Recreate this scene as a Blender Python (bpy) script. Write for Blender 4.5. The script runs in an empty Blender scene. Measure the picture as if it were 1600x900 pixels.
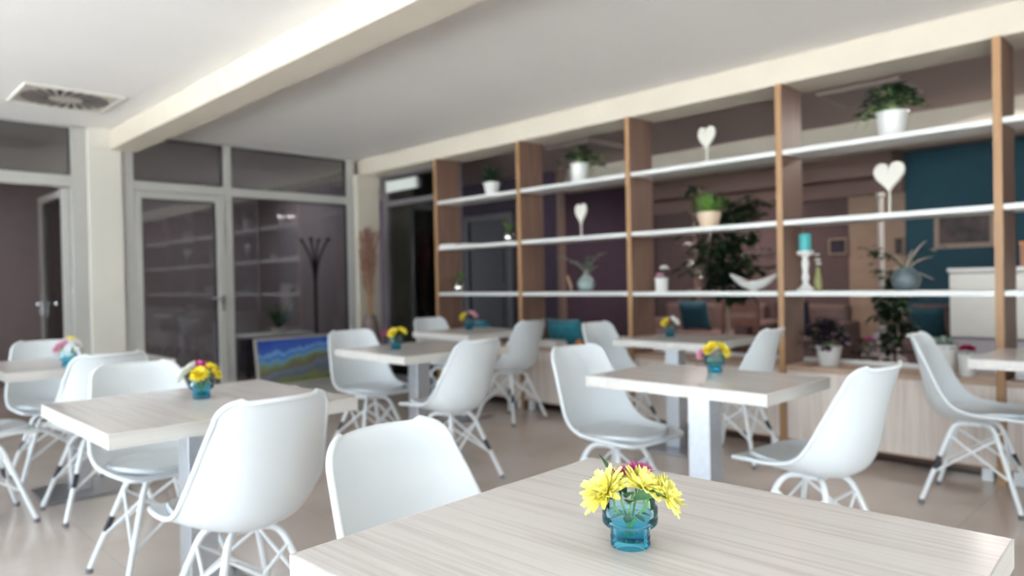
import bpy, bmesh, math, random
from math import sin, cos, pi, radians, sqrt
from mathutils import Vector, Matrix
random.seed(7)
D = bpy.data
SC = bpy.context.scene
COL = SC.collection

# ------------------------------------------------------------------ room numbers (metres)
CAM_Z = 1.16
SHX = 4.57            # front plane of the shelf wall
SHB = 4.875           # its back plane
CEIL = 2.597
SOFF = 2.423
PY = 7.186            # glazed partition
POSTS = [5.769, 4.571, 3.359, 2.139, 0.923, -0.29, -1.50]
S1, S2, S3 = 1.986, 1.522, 1.055
CT = 0.570            # cabinet top
RIGHT2 = Vector((0.7135, -0.7006, 0))
FWD2 = Vector((0.7006, 0.7135, 0))

# ------------------------------------------------------------------ materials
def nodes_of(name):
    m = D.materials.new(name); m.use_nodes = True
    nt = m.node_tree; nt.nodes.clear()
    out = nt.nodes.new('ShaderNodeOutputMaterial')
    return m, nt, out
def pmat(name, col, rough=0.5, metal=0.0, var=0.0, vscale=8.0, bump=0.0, bscale=60.0, spec=0.5, coat=0.0, sheen=0.0, sss=0.0):
    m, nt, out = nodes_of(name)
    b = nt.nodes.new('ShaderNodeBsdfPrincipled')
    b.inputs['Base Color'].default_value = (*col, 1)
    b.inputs['Roughness'].default_value = rough
    b.inputs['Metallic'].default_value = metal
    b.inputs['Specular IOR Level'].default_value = spec
    b.inputs['Coat Weight'].default_value = coat
    b.inputs['Sheen Weight'].default_value = sheen
    if sss:
        b.inputs['Subsurface Weight'].default_value = sss
        b.inputs['Subsurface Radius'].default_value = (0.01, 0.008, 0.004)
    tc = nt.nodes.new('ShaderNodeTexCoord')
    if var:
        n = nt.nodes.new('ShaderNodeTexNoise'); n.inputs['Scale'].default_value = vscale; n.inputs['Detail'].default_value = 4
        nt.links.new(tc.outputs['Object'], n.inputs['Vector'])
        r = nt.nodes.new('ShaderNodeValToRGB')
        r.color_ramp.elements[0].position = 0.3; r.color_ramp.elements[1].position = 0.7
        r.color_ramp.elements[0].color = (*[c * (1 - var) for c in col], 1)
        r.color_ramp.elements[1].color = (*[min(1, c * (1 + var)) for c in col], 1)
        nt.links.new(n.outputs['Fac'], r.inputs['Fac']); nt.links.new(r.outputs['Color'], b.inputs['Base Color'])
    if bump:
        n2 = nt.nodes.new('ShaderNodeTexNoise'); n2.inputs['Scale'].default_value = bscale
        nt.links.new(tc.outputs['Object'], n2.inputs['Vector'])
        bp = nt.nodes.new('ShaderNodeBump'); bp.inputs['Strength'].default_value = bump; bp.inputs['Distance'].default_value = 0.01
        nt.links.new(n2.outputs['Fac'], bp.inputs['Height']); nt.links.new(bp.outputs['Normal'], b.inputs['Normal'])
    nt.links.new(b.outputs[0], out.inputs['Surface'])
    return m
def wood(name, c_dark, c_light, axis, rough=0.4, scale=1.0, contrast=(0.35, 0.65), streak=(0.55, 0.5), spec=0.5):
    """long streaky grain running along object axis 0/1/2"""
    m, nt, out = nodes_of(name)
    b = nt.nodes.new('ShaderNodeBsdfPrincipled'); b.inputs['Roughness'].default_value = rough
    b.inputs['Specular IOR Level'].default_value = spec
    tc = nt.nodes.new('ShaderNodeTexCoord')
    mp = nt.nodes.new('ShaderNodeMapping')
    sc = [14 * scale] * 3; sc[axis] = 0.9 * scale
    mp.inputs['Scale'].default_value = sc
    oi = nt.nodes.new('ShaderNodeObjectInfo')
    ad = nt.nodes.new('ShaderNodeVectorMath'); ad.operation = 'ADD'
    ml = nt.nodes.new('ShaderNodeMath'); ml.operation = 'MULTIPLY'; ml.inputs[1].default_value = 7.0
    nt.links.new(oi.outputs['Random'], ml.inputs[0])
    nt.links.new(tc.outputs['Object'], ad.inputs[0]); nt.links.new(ml.outputs[0], ad.inputs[1])
    nt.links.new(ad.outputs[0], mp.inputs['Vector'])
    n = nt.nodes.new('ShaderNodeTexNoise'); n.inputs['Scale'].default_value = 1.6; n.inputs['Detail'].default_value = 6; n.inputs['Distortion'].default_value = 0.6
    nt.links.new(mp.outputs[0], n.inputs['Vector'])
    mp2 = nt.nodes.new('ShaderNodeMapping')
    sc2 = [70 * scale] * 3; sc2[axis] = 1.6 * scale
    mp2.inputs['Scale'].default_value = sc2
    nt.links.new(ad.outputs[0], mp2.inputs['Vector'])
    n2 = nt.nodes.new('ShaderNodeTexNoise'); n2.inputs['Scale'].default_value = 1.2; n2.inputs['Detail'].default_value = 3
    nt.links.new(mp2.outputs[0], n2.inputs['Vector'])
    mix = nt.nodes.new('ShaderNodeMath'); mix.operation = 'MULTIPLY_ADD'; mix.inputs[1].default_value = streak[0]
    mu = nt.nodes.new('ShaderNodeMath'); mu.operation = 'MULTIPLY'; mu.inputs[1].default_value = streak[1]
    nt.links.new(n2.outputs['Fac'], mu.inputs[0])
    nt.links.new(n.outputs['Fac'], mix.inputs[0]); nt.links.new(mu.outputs[0], mix.inputs[2])
    r = nt.nodes.new('ShaderNodeValToRGB')
    r.color_ramp.elements[0].position = contrast[0]; r.color_ramp.elements[1].position = contrast[1]
    r.color_ramp.elements[0].color = (*c_dark, 1); r.color_ramp.elements[1].color = (*c_light, 1)
    nt.links.new(mix.outputs[0], r.inputs['Fac']); nt.links.new(r.outputs['Color'], b.inputs['Base Color'])
    nt.links.new(b.outputs[0], out.inputs['Surface'])
    return m
def pane_mat(name, tint=(0.9, 0.93, 0.93), ior=1.5):
    """thin pane: see-through plus a Fresnel mirror image"""
    m, nt, out = nodes_of(name)
    t = nt.nodes.new('ShaderNodeBsdfTransparent'); t.inputs['Color'].default_value = (*tint, 1)
    g = nt.nodes.new('ShaderNodeBsdfGlossy'); g.inputs['Roughness'].default_value = 0.012
    f = nt.nodes.new('ShaderNodeFresnel'); f.inputs['IOR'].default_value = ior
    mx = nt.nodes.new('ShaderNodeMixShader')
    nt.links.new(f.outputs[0], mx.inputs[0]); nt.links.new(t.outputs[0], mx.inputs[1]); nt.links.new(g.outputs[0], mx.inputs[2])
    nt.links.new(mx.outputs[0], out.inputs['Surface'])
    return m
def glass_mat(name, col):
    m, nt, out = nodes_of(name)
    t = nt.nodes.new('ShaderNodeBsdfTransparent')
    g = nt.nodes.new('ShaderNodeBsdfGlossy'); g.inputs['Roughness'].default_value = 0.03; g.inputs['Color'].default_value = (0.9, 0.97, 1, 1)
    d = nt.nodes.new('ShaderNodeBsdfPrincipled'); d.inputs['Base Color'].default_value = (0.22, 0.58, 0.76, 1); d.inputs['Roughness'].default_value = 0.15
    tc = nt.nodes.new('ShaderNodeTexCoord'); sp = nt.nodes.new('ShaderNodeSeparateXYZ')
    nt.links.new(tc.outputs['Object'], sp.inputs[0])
    mr = nt.nodes.new('ShaderNodeMapRange'); mr.inputs['From Min'].default_value = 0.018; mr.inputs['From Max'].default_value = 0.062
    nt.links.new(sp.outputs['Z'], mr.inputs['Value'])
    cr = nt.nodes.new('ShaderNodeValToRGB')          # the glass is dyed deeper towards its foot
    cr.color_ramp.elements[0].color = (*col[0], 1); cr.color_ramp.elements[1].color = (*col[1], 1)
    nt.links.new(mr.outputs[0], cr.inputs['Fac']); nt.links.new(cr.outputs['Color'], t.inputs['Color'])
    lw = nt.nodes.new('ShaderNodeLayerWeight'); lw.inputs['Blend'].default_value = 0.35
    cm = nt.nodes.new('ShaderNodeMath'); cm.operation = 'MULTIPLY'; cm.inputs[1].default_value = 0.22
    nt.links.new(lw.outputs['Facing'], cm.inputs[0])
    m1 = nt.nodes.new('ShaderNodeMixShader'); m2 = nt.nodes.new('ShaderNodeMixShader')
    nt.links.new(cm.outputs[0], m1.inputs[0]); nt.links.new(t.outputs[0], m1.inputs[1]); nt.links.new(d.outputs[0], m1.inputs[2])
    f = nt.nodes.new('ShaderNodeFresnel'); f.inputs['IOR'].default_value = 1.22
    nt.links.new(f.outputs[0], m2.inputs[0]); nt.links.new(m1.outputs[0], m2.inputs[1]); nt.links.new(g.outputs[0], m2.inputs[2])
    nt.links.new(m2.outputs[0], out.inputs['Surface'])
    return m
def floor_mat():
    m, nt, out = nodes_of('polished_tile')
    b = nt.nodes.new('ShaderNodeBsdfPrincipled'); b.inputs['Roughness'].default_value = 0.13; b.inputs['Specular IOR Level'].default_value = 0.6
    tc = nt.nodes.new('ShaderNodeTexCoord')
    n = nt.nodes.new('ShaderNodeTexNoise'); n.inputs['Scale'].default_value = 1.7; n.inputs['Detail'].default_value = 5
    nt.links.new(tc.outputs['Object'], n.inputs['Vector'])
    r = nt.nodes.new('ShaderNodeValToRGB'); r.color_ramp.elements[0].position = .3; r.color_ramp.elements[1].position = .72
    r.color_ramp.elements[0].color = (0.56, 0.475, 0.415, 1); r.color_ramp.elements[1].color = (0.68, 0.595, 0.54, 1)
    nt.links.new(n.outputs['Fac'], r.inputs['Fac'])
    br = nt.nodes.new('ShaderNodeTexBrick'); br.offset = 0.0; br.inputs['Scale'].default_value = 1.0
    br.inputs['Brick Width'].default_value = 0.9; br.inputs['Row Height'].default_value = 0.9
    br.inputs['Mortar Size'].default_value = 0.0016; br.inputs['Mortar Smooth'].default_value = 0.2
    br.inputs['Mortar'].default_value = (0.43, 0.37, 0.33, 1)
    nt.links.new(tc.outputs['Object'], br.inputs['Vector'])
    nt.links.new(r.outputs['Color'], br.inputs['Color1']); nt.links.new(r.outputs['Color'], br.inputs['Color2'])
    nt.links.new(br.outputs['Color'], b.inputs['Base Color'])
    nt.links.new(b.outputs[0], out.inputs['Surface'])
    return m
def painting_mat():
    m, nt, out = nodes_of('painted_landscape')
    b = nt.nodes.new('ShaderNodeBsdfPrincipled'); b.inputs['Roughness'].default_value = 0.35
    tc = nt.nodes.new('ShaderNodeTexCoord'); sp = nt.nodes.new('ShaderNodeSeparateXYZ')
    nt.links.new(tc.outputs['Object'], sp.inputs[0])
    n = nt.nodes.new('ShaderNodeTexNoise'); n.inputs['Scale'].default_value = 6.0; n.inputs['Detail'].default_value = 6
    nt.links.new(tc.outputs['Object'], n.inputs['Vector'])
    # coordinate: height + slope to the left + noise
    a1 = nt.nodes.new('ShaderNodeMath'); a1.operation = 'MULTIPLY_ADD'; a1.inputs[1].default_value = 0.26
    a0 = nt.nodes.new('ShaderNodeMath'); a0.operation = 'SUBTRACT'; a0.inputs[1].default_value = 0.5
    nt.links.new(n.outputs['Fac'], a0.inputs[0]); nt.links.new(a0.outputs[0], a1.inputs[0]); nt.links.new(sp.outputs['Z'], a1.inputs[2])
    a2 = nt.nodes.new('ShaderNodeMath'); a2.operation = 'MULTIPLY_ADD'; a2.inputs[1].default_value = -0.16
    nt.links.new(sp.outputs['X'], a2.inputs[0]); nt.links.new(a1.outputs[0], a2.inputs[2])
    mr = nt.nodes.new('ShaderNodeMapRange'); mr.inputs['From Min'].default_value = -0.02; mr.inputs['From Max'].default_value = 0.50
    nt.links.new(a2.outputs[0], mr.inputs['Value'])
    cr = nt.nodes.new('ShaderNodeValToRGB'); e = cr.color_ramp.elements
    stops = [(0.0, (0.10, 0.14, 0.045)), (0.14, (0.22, 0.25, 0.08)), (0.24, (0.15, 0.17, 0.24)), (0.33, (0.20, 0.24, 0.32)), (0.42, (0.19, 0.17, 0.09)),
             (0.52, (0.22, 0.30, 0.15)), (0.60, (0.16, 0.37, 0.60)), (0.67, (0.05, 0.16, 0.52)), (0.74, (0.22, 0.44, 0.78)), (0.80, (0.045, 0.13, 0.50)), (1.0, (0.03, 0.08, 0.42))]
    e[0].position, e[0].color = stops[0][0], (*stops[0][1], 1)
    e[1].position, e[1].color = stops[-1][0], (*stops[-1][1], 1)
    for p, c in stops[1:-1]:
        k = e.new(p); k.color = (*c, 1)
    nt.links.new(mr.outputs[0], cr.inputs['Fac']); nt.links.new(cr.outputs['Color'], b.inputs['Base Color'])
    nt.links.new(b.outputs[0], out.inputs['Surface'])
    return m

M = {}
M['white_plastic'] = pmat('white_plastic', (0.74, 0.78, 0.80), 0.38)
M['white_pad'] = pmat('pale_grey_leatherette', (0.66, 0.69, 0.71), 0.45, bump=0.05, bscale=300)
M['white_metal'] = pmat('white_powder_coat', (0.80, 0.82, 0.83), 0.4)
M['black'] = pmat('black_sleeve', (0.03, 0.025, 0.035), 0.5)
M['rubber'] = pmat('grey_rubber', (0.16, 0.15, 0.16), 0.7)
M['table_top'] = wood('whitewashed_board', (0.55, 0.495, 0.46), (0.73, 0.69, 0.665), 1, rough=0.2, contrast=(0.26, 0.56), streak=(.4, .65), spec=0.8, scale=1.3)
M['table_edge'] = wood('whitewashed_edge', (0.56, 0.525, 0.485), (0.66, 0.635, 0.595), 0, rough=0.4)
M['steel'] = pmat('brushed_steel', (0.62, 0.64, 0.68), 0.38, metal=0.85, var=0.05, vscale=40)
M['plate_steel'] = pmat('dark_brushed_steel', (0.42, 0.42, 0.45), 0.30, metal=0.9)
M['oak'] = wood('oak_shaded_side', (0.15, 0.082, 0.058), (0.235, 0.135, 0.093), 2, rough=0.45)  # upright sides: shade put into the colour, same oak as the fronts
M['oak_lit'] = wood('oak_lit_front', (0.33, 0.175, 0.078), (0.42, 0.235, 0.11), 2, rough=0.45)  # upright fronts: the window-lit side, painted lighter
M['oak_pale'] = wood('bleached_oak', (0.57, 0.465, 0.405), (0.73, 0.64, 0.575), 2, rough=0.42, contrast=(0.36, 0.6))
M['oak_flat'] = wood('oak_counter', (0.36, 0.24, 0.17), (0.48, 0.335, 0.24), 1, rough=0.42)
M['shelf_white'] = pmat('white_lacquer', (0.70, 0.70, 0.675), 0.35)
M['plaster'] = pmat('white_plaster', (0.82, 0.79, 0.76), 0.9, var=0.015, vscale=1.2)
M['cream'] = pmat('cream_plaster', (0.60, 0.54, 0.445), 0.85, var=0.03, vscale=3)
M['pillar'] = pmat('pillar_plaster', (0.70, 0.67, 0.60), 0.85, var=0.03, vscale=2.5)
M['alu'] = pmat('pale_grey_frame', (0.50, 0.49, 0.46), 0.42, metal=0.15)
M['gasket'] = pmat('dark_gasket', (0.03, 0.028, 0.03), 0.6)
M['chrome'] = pmat('chrome', (0.8, 0.8, 0.82), 0.12, metal=1.0)
M['pane'] = pane_mat('double_glazing', (0.78, 0.80, 0.82), 1.78)
M['clear_pane'] = pane_mat('clear_glazing', (0.95, 0.97, 0.97), 1.35)
M['floor'] = floor_mat()
M['lounge_floor'] = wood('dark_boards', (0.06, 0.035, 0.025), (0.11, 0.065, 0.045), 1, rough=0.4)
M['lounge_wall'] = pmat('plum_brown_wall', (0.14, 0.094, 0.092), 0.85, var=0.05)
M['tan_wall'] = pmat('tan_wall', (0.42, 0.30, 0.22), 0.85, var=0.06)
M['teal_wall'] = pmat('teal_wall', (0.025, 0.085, 0.12), 0.8, var=0.08, vscale=2)
M['grey_wall'] = pmat('mauve_grey_wall', (0.30, 0.255, 0.26), 0.9, var=0.04)
M['brown_band'] = pmat('brown_coving', (0.26, 0.17, 0.14), 0.8)
M['door_grey'] = pmat('grey_door', (0.075, 0.066, 0.078), 0.5)
M['vase_glass'] = glass_mat('blue_glass', ((0.34, 0.78, 0.92), (0.90, 0.97, 0.98)))
M['water'] = pane_mat('water', (0.96, 0.99, 0.99), 1.06)
M['yellow'] = pmat('yellow_petal', (0.90, 0.74, 0.06), 0.55, var=0.12, vscale=60, sss=0.15)
M['lemon'] = pmat('lemon_petal', (0.95, 0.87, 0.26), 0.55, var=0.08, vscale=60, sss=0.15)
M['magenta'] = pmat('magenta_petal', (0.66, 0.10, 0.36), 0.55, var=0.15, vscale=60, sss=0.1)
M['pink'] = pmat('pink_petal', (0.84, 0.45, 0.58), 0.55, var=0.1, vscale=60, sss=0.15)
M['white_petal'] = pmat('white_petal', (0.85, 0.84, 0.80), 0.55, sss=0.15)
M['crimson'] = pmat('crimson_petal', (0.35, 0.015, 0.09), 0.55, var=0.2, vscale=60)
M['stem'] = pmat('green_stem', (0.16, 0.30, 0.07), 0.5)
M['leaf'] = pmat('leaf_green', (0.065, 0.15, 0.06), 0.45, var=0.3, vscale=40)
M['leaf_dark'] = pmat('dark_leaf', (0.022, 0.05, 0.022), 0.45, var=0.35, vscale=30)
M['leaf_bright'] = pmat('bright_leaf', (0.13, 0.26, 0.05), 0.45, var=0.3, vscale=40)
M['leaf_purple'] = pmat('purple_leaf', (0.055, 0.035, 0.05), 0.45, var=0.5, vscale=30)
M['eucalyptus'] = pmat('grey_green_leaf', (0.16, 0.24, 0.19), 0.6, var=0.2, vscale=40)
M['succulent'] = pmat('pale_succulent', (0.33, 0.39, 0.33), 0.6, var=0.25, vscale=60)
M['soil'] = pmat('potting_soil', (0.05, 0.035, 0.025), 0.95, bump=0.5, bscale=120)
M['pot_white'] = pmat('white_ceramic', (0.66, 0.645, 0.615), 0.3)
M['pot_beige'] = pmat('beige_ceramic', (0.62, 0.47, 0.34), 0.3)
M['vase_green'] = pmat('celadon_glaze', (0.27, 0.34, 0.32), 0.35, var=0.1)
M['vase_slate'] = pmat('slate_glaze', (0.12, 0.15, 0.16), 0.35, var=0.1)
M['vase_brown'] = pmat('brown_stoneware', (0.20, 0.145, 0.13), 0.6, var=0.15)
M['silver'] = pmat('mirror_silver', (0.85, 0.83, 0.78), 0.12, metal=1.0)
M['heart'] = pmat('chalk_white_wood', (0.70, 0.67, 0.60), 0.7, bump=0.3, bscale=90)
M['candle'] = pmat('teal_wax', (0.075, 0.42, 0.43), 0.5, sss=0.2)
M['holder'] = pmat('white_painted_wood', (0.68, 0.665, 0.635), 0.5)
M['grass'] = pmat('dried_grass', (0.30, 0.15, 0.105), 0.8, var=0.3, vscale=20)
M['straw'] = pmat('dry_straw', (0.42, 0.27, 0.16), 0.8, var=0.2, vscale=20)
M['twig'] = pmat('pale_twig', (0.40, 0.31, 0.24), 0.8)
M['teal_fabric'] = pmat('teal_velvet', (0.018, 0.20, 0.26), 0.8, var=0.25, vscale=30, sheen=0.4, bump=0.2, bscale=150)
M['teal_dark'] = pmat('dark_teal_velvet', (0.008, 0.065, 0.092), 0.8, var=0.25, vscale=30, sheen=0.2)
M['navy_fabric'] = pmat('navy_fabric', (0.02, 0.025, 0.05), 0.85, var=0.2, vscale=30)
M['sofa_fabric'] = pmat('brown_upholstery', (0.20, 0.135, 0.125), 0.9, var=0.15, vscale=30, bump=0.15, bscale=200)
M['chair_wood'] = pmat('reddish_wood', (0.25, 0.09, 0.05), 0.45, var=0.2, vscale=10)
M['grey_fabric'] = pmat('grey_fabric', (0.38, 0.33, 0.33), 0.9, var=0.1, vscale=40)
M['paper'] = pmat('paper', (0.72, 0.71, 0.69), 0.8)
M['cover_brown'] = pmat('brown_cover', (0.30, 0.15, 0.09), 0.6)
M['cover_violet'] = pmat('violet_cover', (0.16, 0.12, 0.24), 0.6)
M['pumpkin'] = pmat('orange_rind', (0.55, 0.19, 0.04), 0.5, var=0.15)
M['husk'] = pmat('dried_pod', (0.46, 0.29, 0.19), 0.8, var=0.25, vscale=60, bump=0.4, bscale=80)
M['coat_dark'] = pmat('dark_bent_wood', (0.05, 0.035, 0.04), 0.5)
M['coat_red'] = pmat('reddish_knob', (0.28, 0.09, 0.055), 0.45)
M['frame_pale'] = pmat('pale_picture_frame', (0.50, 0.46, 0.42), 0.5)
M['frame_tan'] = pmat('tan_picture_frame', (0.40, 0.29, 0.22), 0.5)
M['picture_dark'] = pmat('dark_print', (0.075, 0.045, 0.04), 0.5, var=0.7, vscale=7)
M['picture_navy'] = pmat('navy_print', (0.02, 0.015, 0.03), 0.5, var=0.5, vscale=9)
M['counter'] = pmat('pale_counter_front', (0.74, 0.75, 0.71), 0.5, var=0.03)
M['counter_low'] = pmat('lilac_counter_plinth', (0.47, 0.46, 0.50), 0.5)
M['sign'] = pmat('sign_white', (0.75, 0.78, 0.74), 0.4)
M['vent_white'] = pmat('vent_white', (0.70, 0.68, 0.62), 0.5)
M['vent_dark'] = pmat('vent_slot', (0.045, 0.035, 0.045), 0.8)
M['painting'] = painting_mat()
M['terrace'] = pmat('pale_paving', (0.72, 0.70, 0.67), 0.9, var=0.05)

# ------------------------------------------------------------------ mesh helpers
def obj(name, bm, mat, parent=None, smooth=False, bevel=0.0, loc=None, rotz=0.0, angle=40):
    me = D.meshes.new(name); bm.normal_update(); bm.to_mesh(me); bm.free()
    o = D.objects.new(name, me); COL.objects.link(o)
    me.materials.append(mat)
    if smooth:
        for p in me.polygons: p.use_smooth = True
        try: me.set_sharp_from_angle(angle=radians(angle))
        except Exception: pass
    if bevel:
        b = o.modifiers.new('bevel', 'BEVEL'); b.width = bevel; b.segments = 2; b.limit_method = 'ANGLE'
    if parent: o.parent = parent
    if loc is not None: o.location = loc
    if rotz: o.rotation_euler = (0, 0, rotz)
    return o
def thing(name, label, cat, loc=(0, 0, 0), rotz=0.0, group=None):
    o = D.objects.new(name, None); COL.objects.link(o); o.empty_display_size = 0.05
    o.location = loc; o.rotation_euler = (0, 0, rotz)
    o['label'] = label; o['category'] = cat
    if group: o['group'] = group
    return o
def tag(o, label, cat, group=None):
    o['label'] = label; o['category'] = cat
    if group: o['group'] = group
    return o
def struct(name, bm, mat, parent=None, smooth=False, bevel=0.0, **k):
    o = obj(name, bm, mat, parent, smooth, bevel, **k)
    if parent is None: o['kind'] = 'structure'
    return o
def dup(root, loc, rotz, label, cat=None, group=None):
    r = root.copy(); COL.objects.link(r); r.location = loc; r.rotation_euler = (0, 0, rotz)
    r['label'] = label
    if group: r['group'] = group
    for ch in root.children:
        c = ch.copy(); COL.objects.link(c); c.parent = r
        for g in ch.children:
            d = g.copy(); COL.objects.link(d); d.parent = c
    return r
def BM(): return bmesh.new()
def box(bm, x0, x1, y0, y1, z0, z1):
    v = [bm.verts.new((x, y, z)) for z in (z0, z1) for y in (y0, y1) for x in (x0, x1)]
    for f in ((0, 2, 3, 1), (4, 5, 7, 6), (0, 1, 5, 4), (2, 6, 7, 3), (0, 4, 6, 2), (1, 3, 7, 5)):
        bm.faces.new([v[i] for i in f])
    return bm
def lathe(bm, prof, n=32, c=(0, 0), wob=None):
    rings = []
    for (r, z) in prof:
        if r < 1e-6: rings.append([bm.verts.new((c[0], c[1], z))])
        else: rings.append([bm.verts.new((c[0] + r * cos(2 * pi * i / n), c[1] + r * sin(2 * pi * i / n), z)) for i in range(n)])
    for a, b in zip(rings[:-1], rings[1:]):
        for i in range(n):
            j = (i + 1) % n
            if len(a) == 1 and len(b) == 1: continue
            if len(a) == 1: bm.faces.new((a[0], b[j], b[i]))
            elif len(b) == 1: bm.faces.new((a[i], a[j], b[0]))
            else: bm.faces.new((a[i], a[j], b[j], b[i]))
    return bm
def frame_axes(t):
    t = t.normalized(); up = Vector((0, 0, 1)) if abs(t.z) < 0.9 else Vector((1, 0, 0))
    a = t.cross(up).normalized(); return a, a.cross(t).normalized()
def tube(bm, pts, r, n=10, cap=True):
    pts = [Vector(p) for p in pts]; rr = r if isinstance(r, (list, tuple)) else [r] * len(pts)
    rings = []; a = None
    for i, p in enumerate(pts):
        t = (pts[min(i + 1, len(pts) - 1)] - pts[max(i - 1, 0)])
        if a is None: a, b = frame_axes(t)
        else:
            tn = t.normalized(); a = (a - tn * a.dot(tn)).normalized(); b = a.cross(tn)
        rings.append([bm.verts.new(p + rr[i] * (a * cos(2 * pi * k / n) + b * sin(2 * pi * k / n))) for k in range(n)])
    for x, y in zip(rings[:-1], rings[1:]):
        for k in range(n): bm.faces.new((x[k], x[(k + 1) % n], y[(k + 1) % n], y[k]))
    if cap:
        bm.faces.new(rings[0][::-1]); bm.faces.new(rings[-1])
    return bm
def bez(p0, p1, p2, n=8):
    p0, p1, p2 = Vector(p0), Vector(p1), Vector(p2)
    return [(1 - t) ** 2 * p0 + 2 * t * (1 - t) * p1 + t * t * p2 for t in [i / n for i in range(n + 1)]]
def catmull(P, n):
    out = []
    for i in range(len(P) - 1):
        p = [P[max(i - 1, 0)], P[i], P[i + 1], P[min(i + 2, len(P) - 1)]]
        for k in range(n):
            t = k / n
            out.append([0.5 * (2 * p[1][j] + (p[2][j] - p[0][j]) * t + (2 * p[0][j] - 5 * p[1][j] + 4 * p[2][j] - p[3][j]) * t * t + (3 * p[1][j] - p[0][j] - 3 * p[2][j] + p[3][j]) * t ** 3) for j in range(len(P[0]))])
    out.append(list(P[-1])); return out
def leaf(bm, base, d, length, width, droop=0.3, fold=0.25, seg=5, side=None, blunt=0.0):
    """a folded leaf blade growing from base along d, bending down by droop"""
    d = Vector(d).normalized(); base = Vector(base)
    a = side or d.cross(Vector((0, 0, 1)))
    if a.length < 1e-3: a = Vector((1, 0, 0))
    a.normalize(); rows = []
    p = base.copy(); dd = d.copy()
    for i in range(seg + 1):
        t = i / seg
        w = width * 0.5 * (sin(pi * min(1, t * (1 - blunt * 0.35) + 0.04)) ** 0.8)
        nrm = a.cross(dd).normalized()
        if nrm.z < 0 and abs(d.z) < .98: nrm = -nrm
        rows.append([bm.verts.new(p - a * w + nrm * w * fold), bm.verts.new(p), bm.verts.new(p + a * w + nrm * w * fold)])
        p = p + dd * (length / seg)
        dd = (dd + Vector((0, 0, -droop / seg * 1.6))).normalized()
    for x, y in zip(rows[:-1], rows[1:]):
        bm.faces.new((x[0], x[1], y[1], y[0])); bm.faces.new((x[1], x[2], y[2], y[1]))
def pillow_mesh(w, h, t, n=14):
    bm = BM(); top = {}; bot = {}
    for i in range(n + 1):
        for j in range(n + 1):
            u, v = 2 * i / n - 1, 2 * j / n - 1
            e = max(0, (1 - u ** 4) * (1 - v ** 4)) ** 0.5
            pinch = 1 - 0.07 * (1 - abs(v) ** 2) * abs(u) ** 3; pinch2 = 1 - 0.07 * (1 - abs(u) ** 2) * abs(v) ** 3
            x, z = u * w / 2 * pinch, v * h / 2 * pinch2
            top[i, j] = bm.verts.new((x, t / 2 * e, z + h / 2))
            bot[i, j] = top[i, j] if e == 0 else bm.verts.new((x, -t / 2 * e, z + h / 2))
    for i in range(n):
        for j in range(n):
            bm.faces.new((top[i, j], top[i, j + 1], top[i + 1, j + 1], top[i + 1, j]))
            q = (bot[i, j], bot[i + 1, j], bot[i + 1, j + 1], bot[i, j + 1])
            if len(set(q)) == 4 and not all(a in top.values() for a in q): bm.faces.new(q)
    return bm

# ------------------------------------------------------------------ the room
X0, Y0, Y1 = -2.6, -4.8, 12.0
bm = BM(); box(bm, X0, SHX + 0.15, Y0, 10.6, -0.12, 0); struct('floor', bm, M['floor'])
bm = BM(); box(bm, SHX + 0.15, 9.4, Y0, Y1, -0.12, 0); struct('floor', bm, M['lounge_floor'])
bm = BM(); box(bm, X0 - .15, SHB, Y0 - .15, Y1, CEIL, CEIL + 0.15); struct('ceiling', bm, M['plaster'])
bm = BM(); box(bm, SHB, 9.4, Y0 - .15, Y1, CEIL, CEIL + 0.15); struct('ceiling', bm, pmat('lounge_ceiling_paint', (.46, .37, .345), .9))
# beam over the room, seen at the top left
bm = BM(); box(bm, 1.955, 2.186, Y0, PY + 0.06, SOFF, CEIL); struct('ceiling_beam', bm, M['cream'], bevel=0.004)
# beam over the shelf wall
bm = BM(); box(bm, SHX + 0.02, SHB + 0.06, Y0, PY + 0.1, SOFF, CEIL); struct('ceiling_beam', bm, M['cream'], bevel=0.004)
# beam in the lounge behind
bm = BM(); box(bm, 7.09, 7.32, Y0, 6.3, 2.32, CEIL); struct('ceiling_beam', bm, M['cream'])
# rear wall with a window, window wall on the left
bm = BM(); box(bm, X0 - 0.15, SHX + 0.3, Y0 - 0.15, Y0, 0, 0.10); box(bm, X0 - 0.15, SHX + 0.3, Y0 - 0.15, Y0, 2.50, CEIL); box(bm, 0.9, SHX + 0.3, Y0 - 0.15, Y0, 0.1, 2.5)
struct('wall_rear', bm, M['plaster'])
bm = BM(); box(bm, X0 - 0.15, X0, Y0, 10.6, 0, 0.10); box(bm, X0 - 0.15, X0, Y0, 10.6, 2.50, CEIL); box(bm, X0 - 0.15, X0, PY, 10.6, 0.1, 2.5)
struct('wall_left', bm, M['plaster'])
def glazing(name, along, lo, hi, z0, z1, at, cuts, pane, depth=0.07, wid=0.07, trans=None):
    """a framed window in a wall plane; along = 'x' or 'y'"""
    fb = BM()
    def bx(b, a0, a1, t0, t1, q0, q1):
        if along == 'y': box(b, t0, t1, a0, a1, q0, q1)
        else: box(b, a0, a1, t0, t1, q0, q1)
    bx(fb, lo, hi, at - depth / 2, at + depth / 2, z0, z0 + wid); bx(fb, lo, hi, at - depth / 2, at + depth / 2, z1 - wid, z1)
    for c in cuts: bx(fb, c - wid / 2, c + wid / 2, at - depth / 2, at + depth / 2, z0 + wid, z1 - wid)
    w = struct(name, fb, M['alu'], bevel=0.004)
    for a, b in zip(cuts[:-1], cuts[1:]):
        gb = BM(); bx(gb, a + wid / 2, b - wid / 2, at - 0.006, at + 0.006, z0 + wid, z1 - wid)
        obj('glass_pane', gb, pane, w)
    return w
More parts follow.
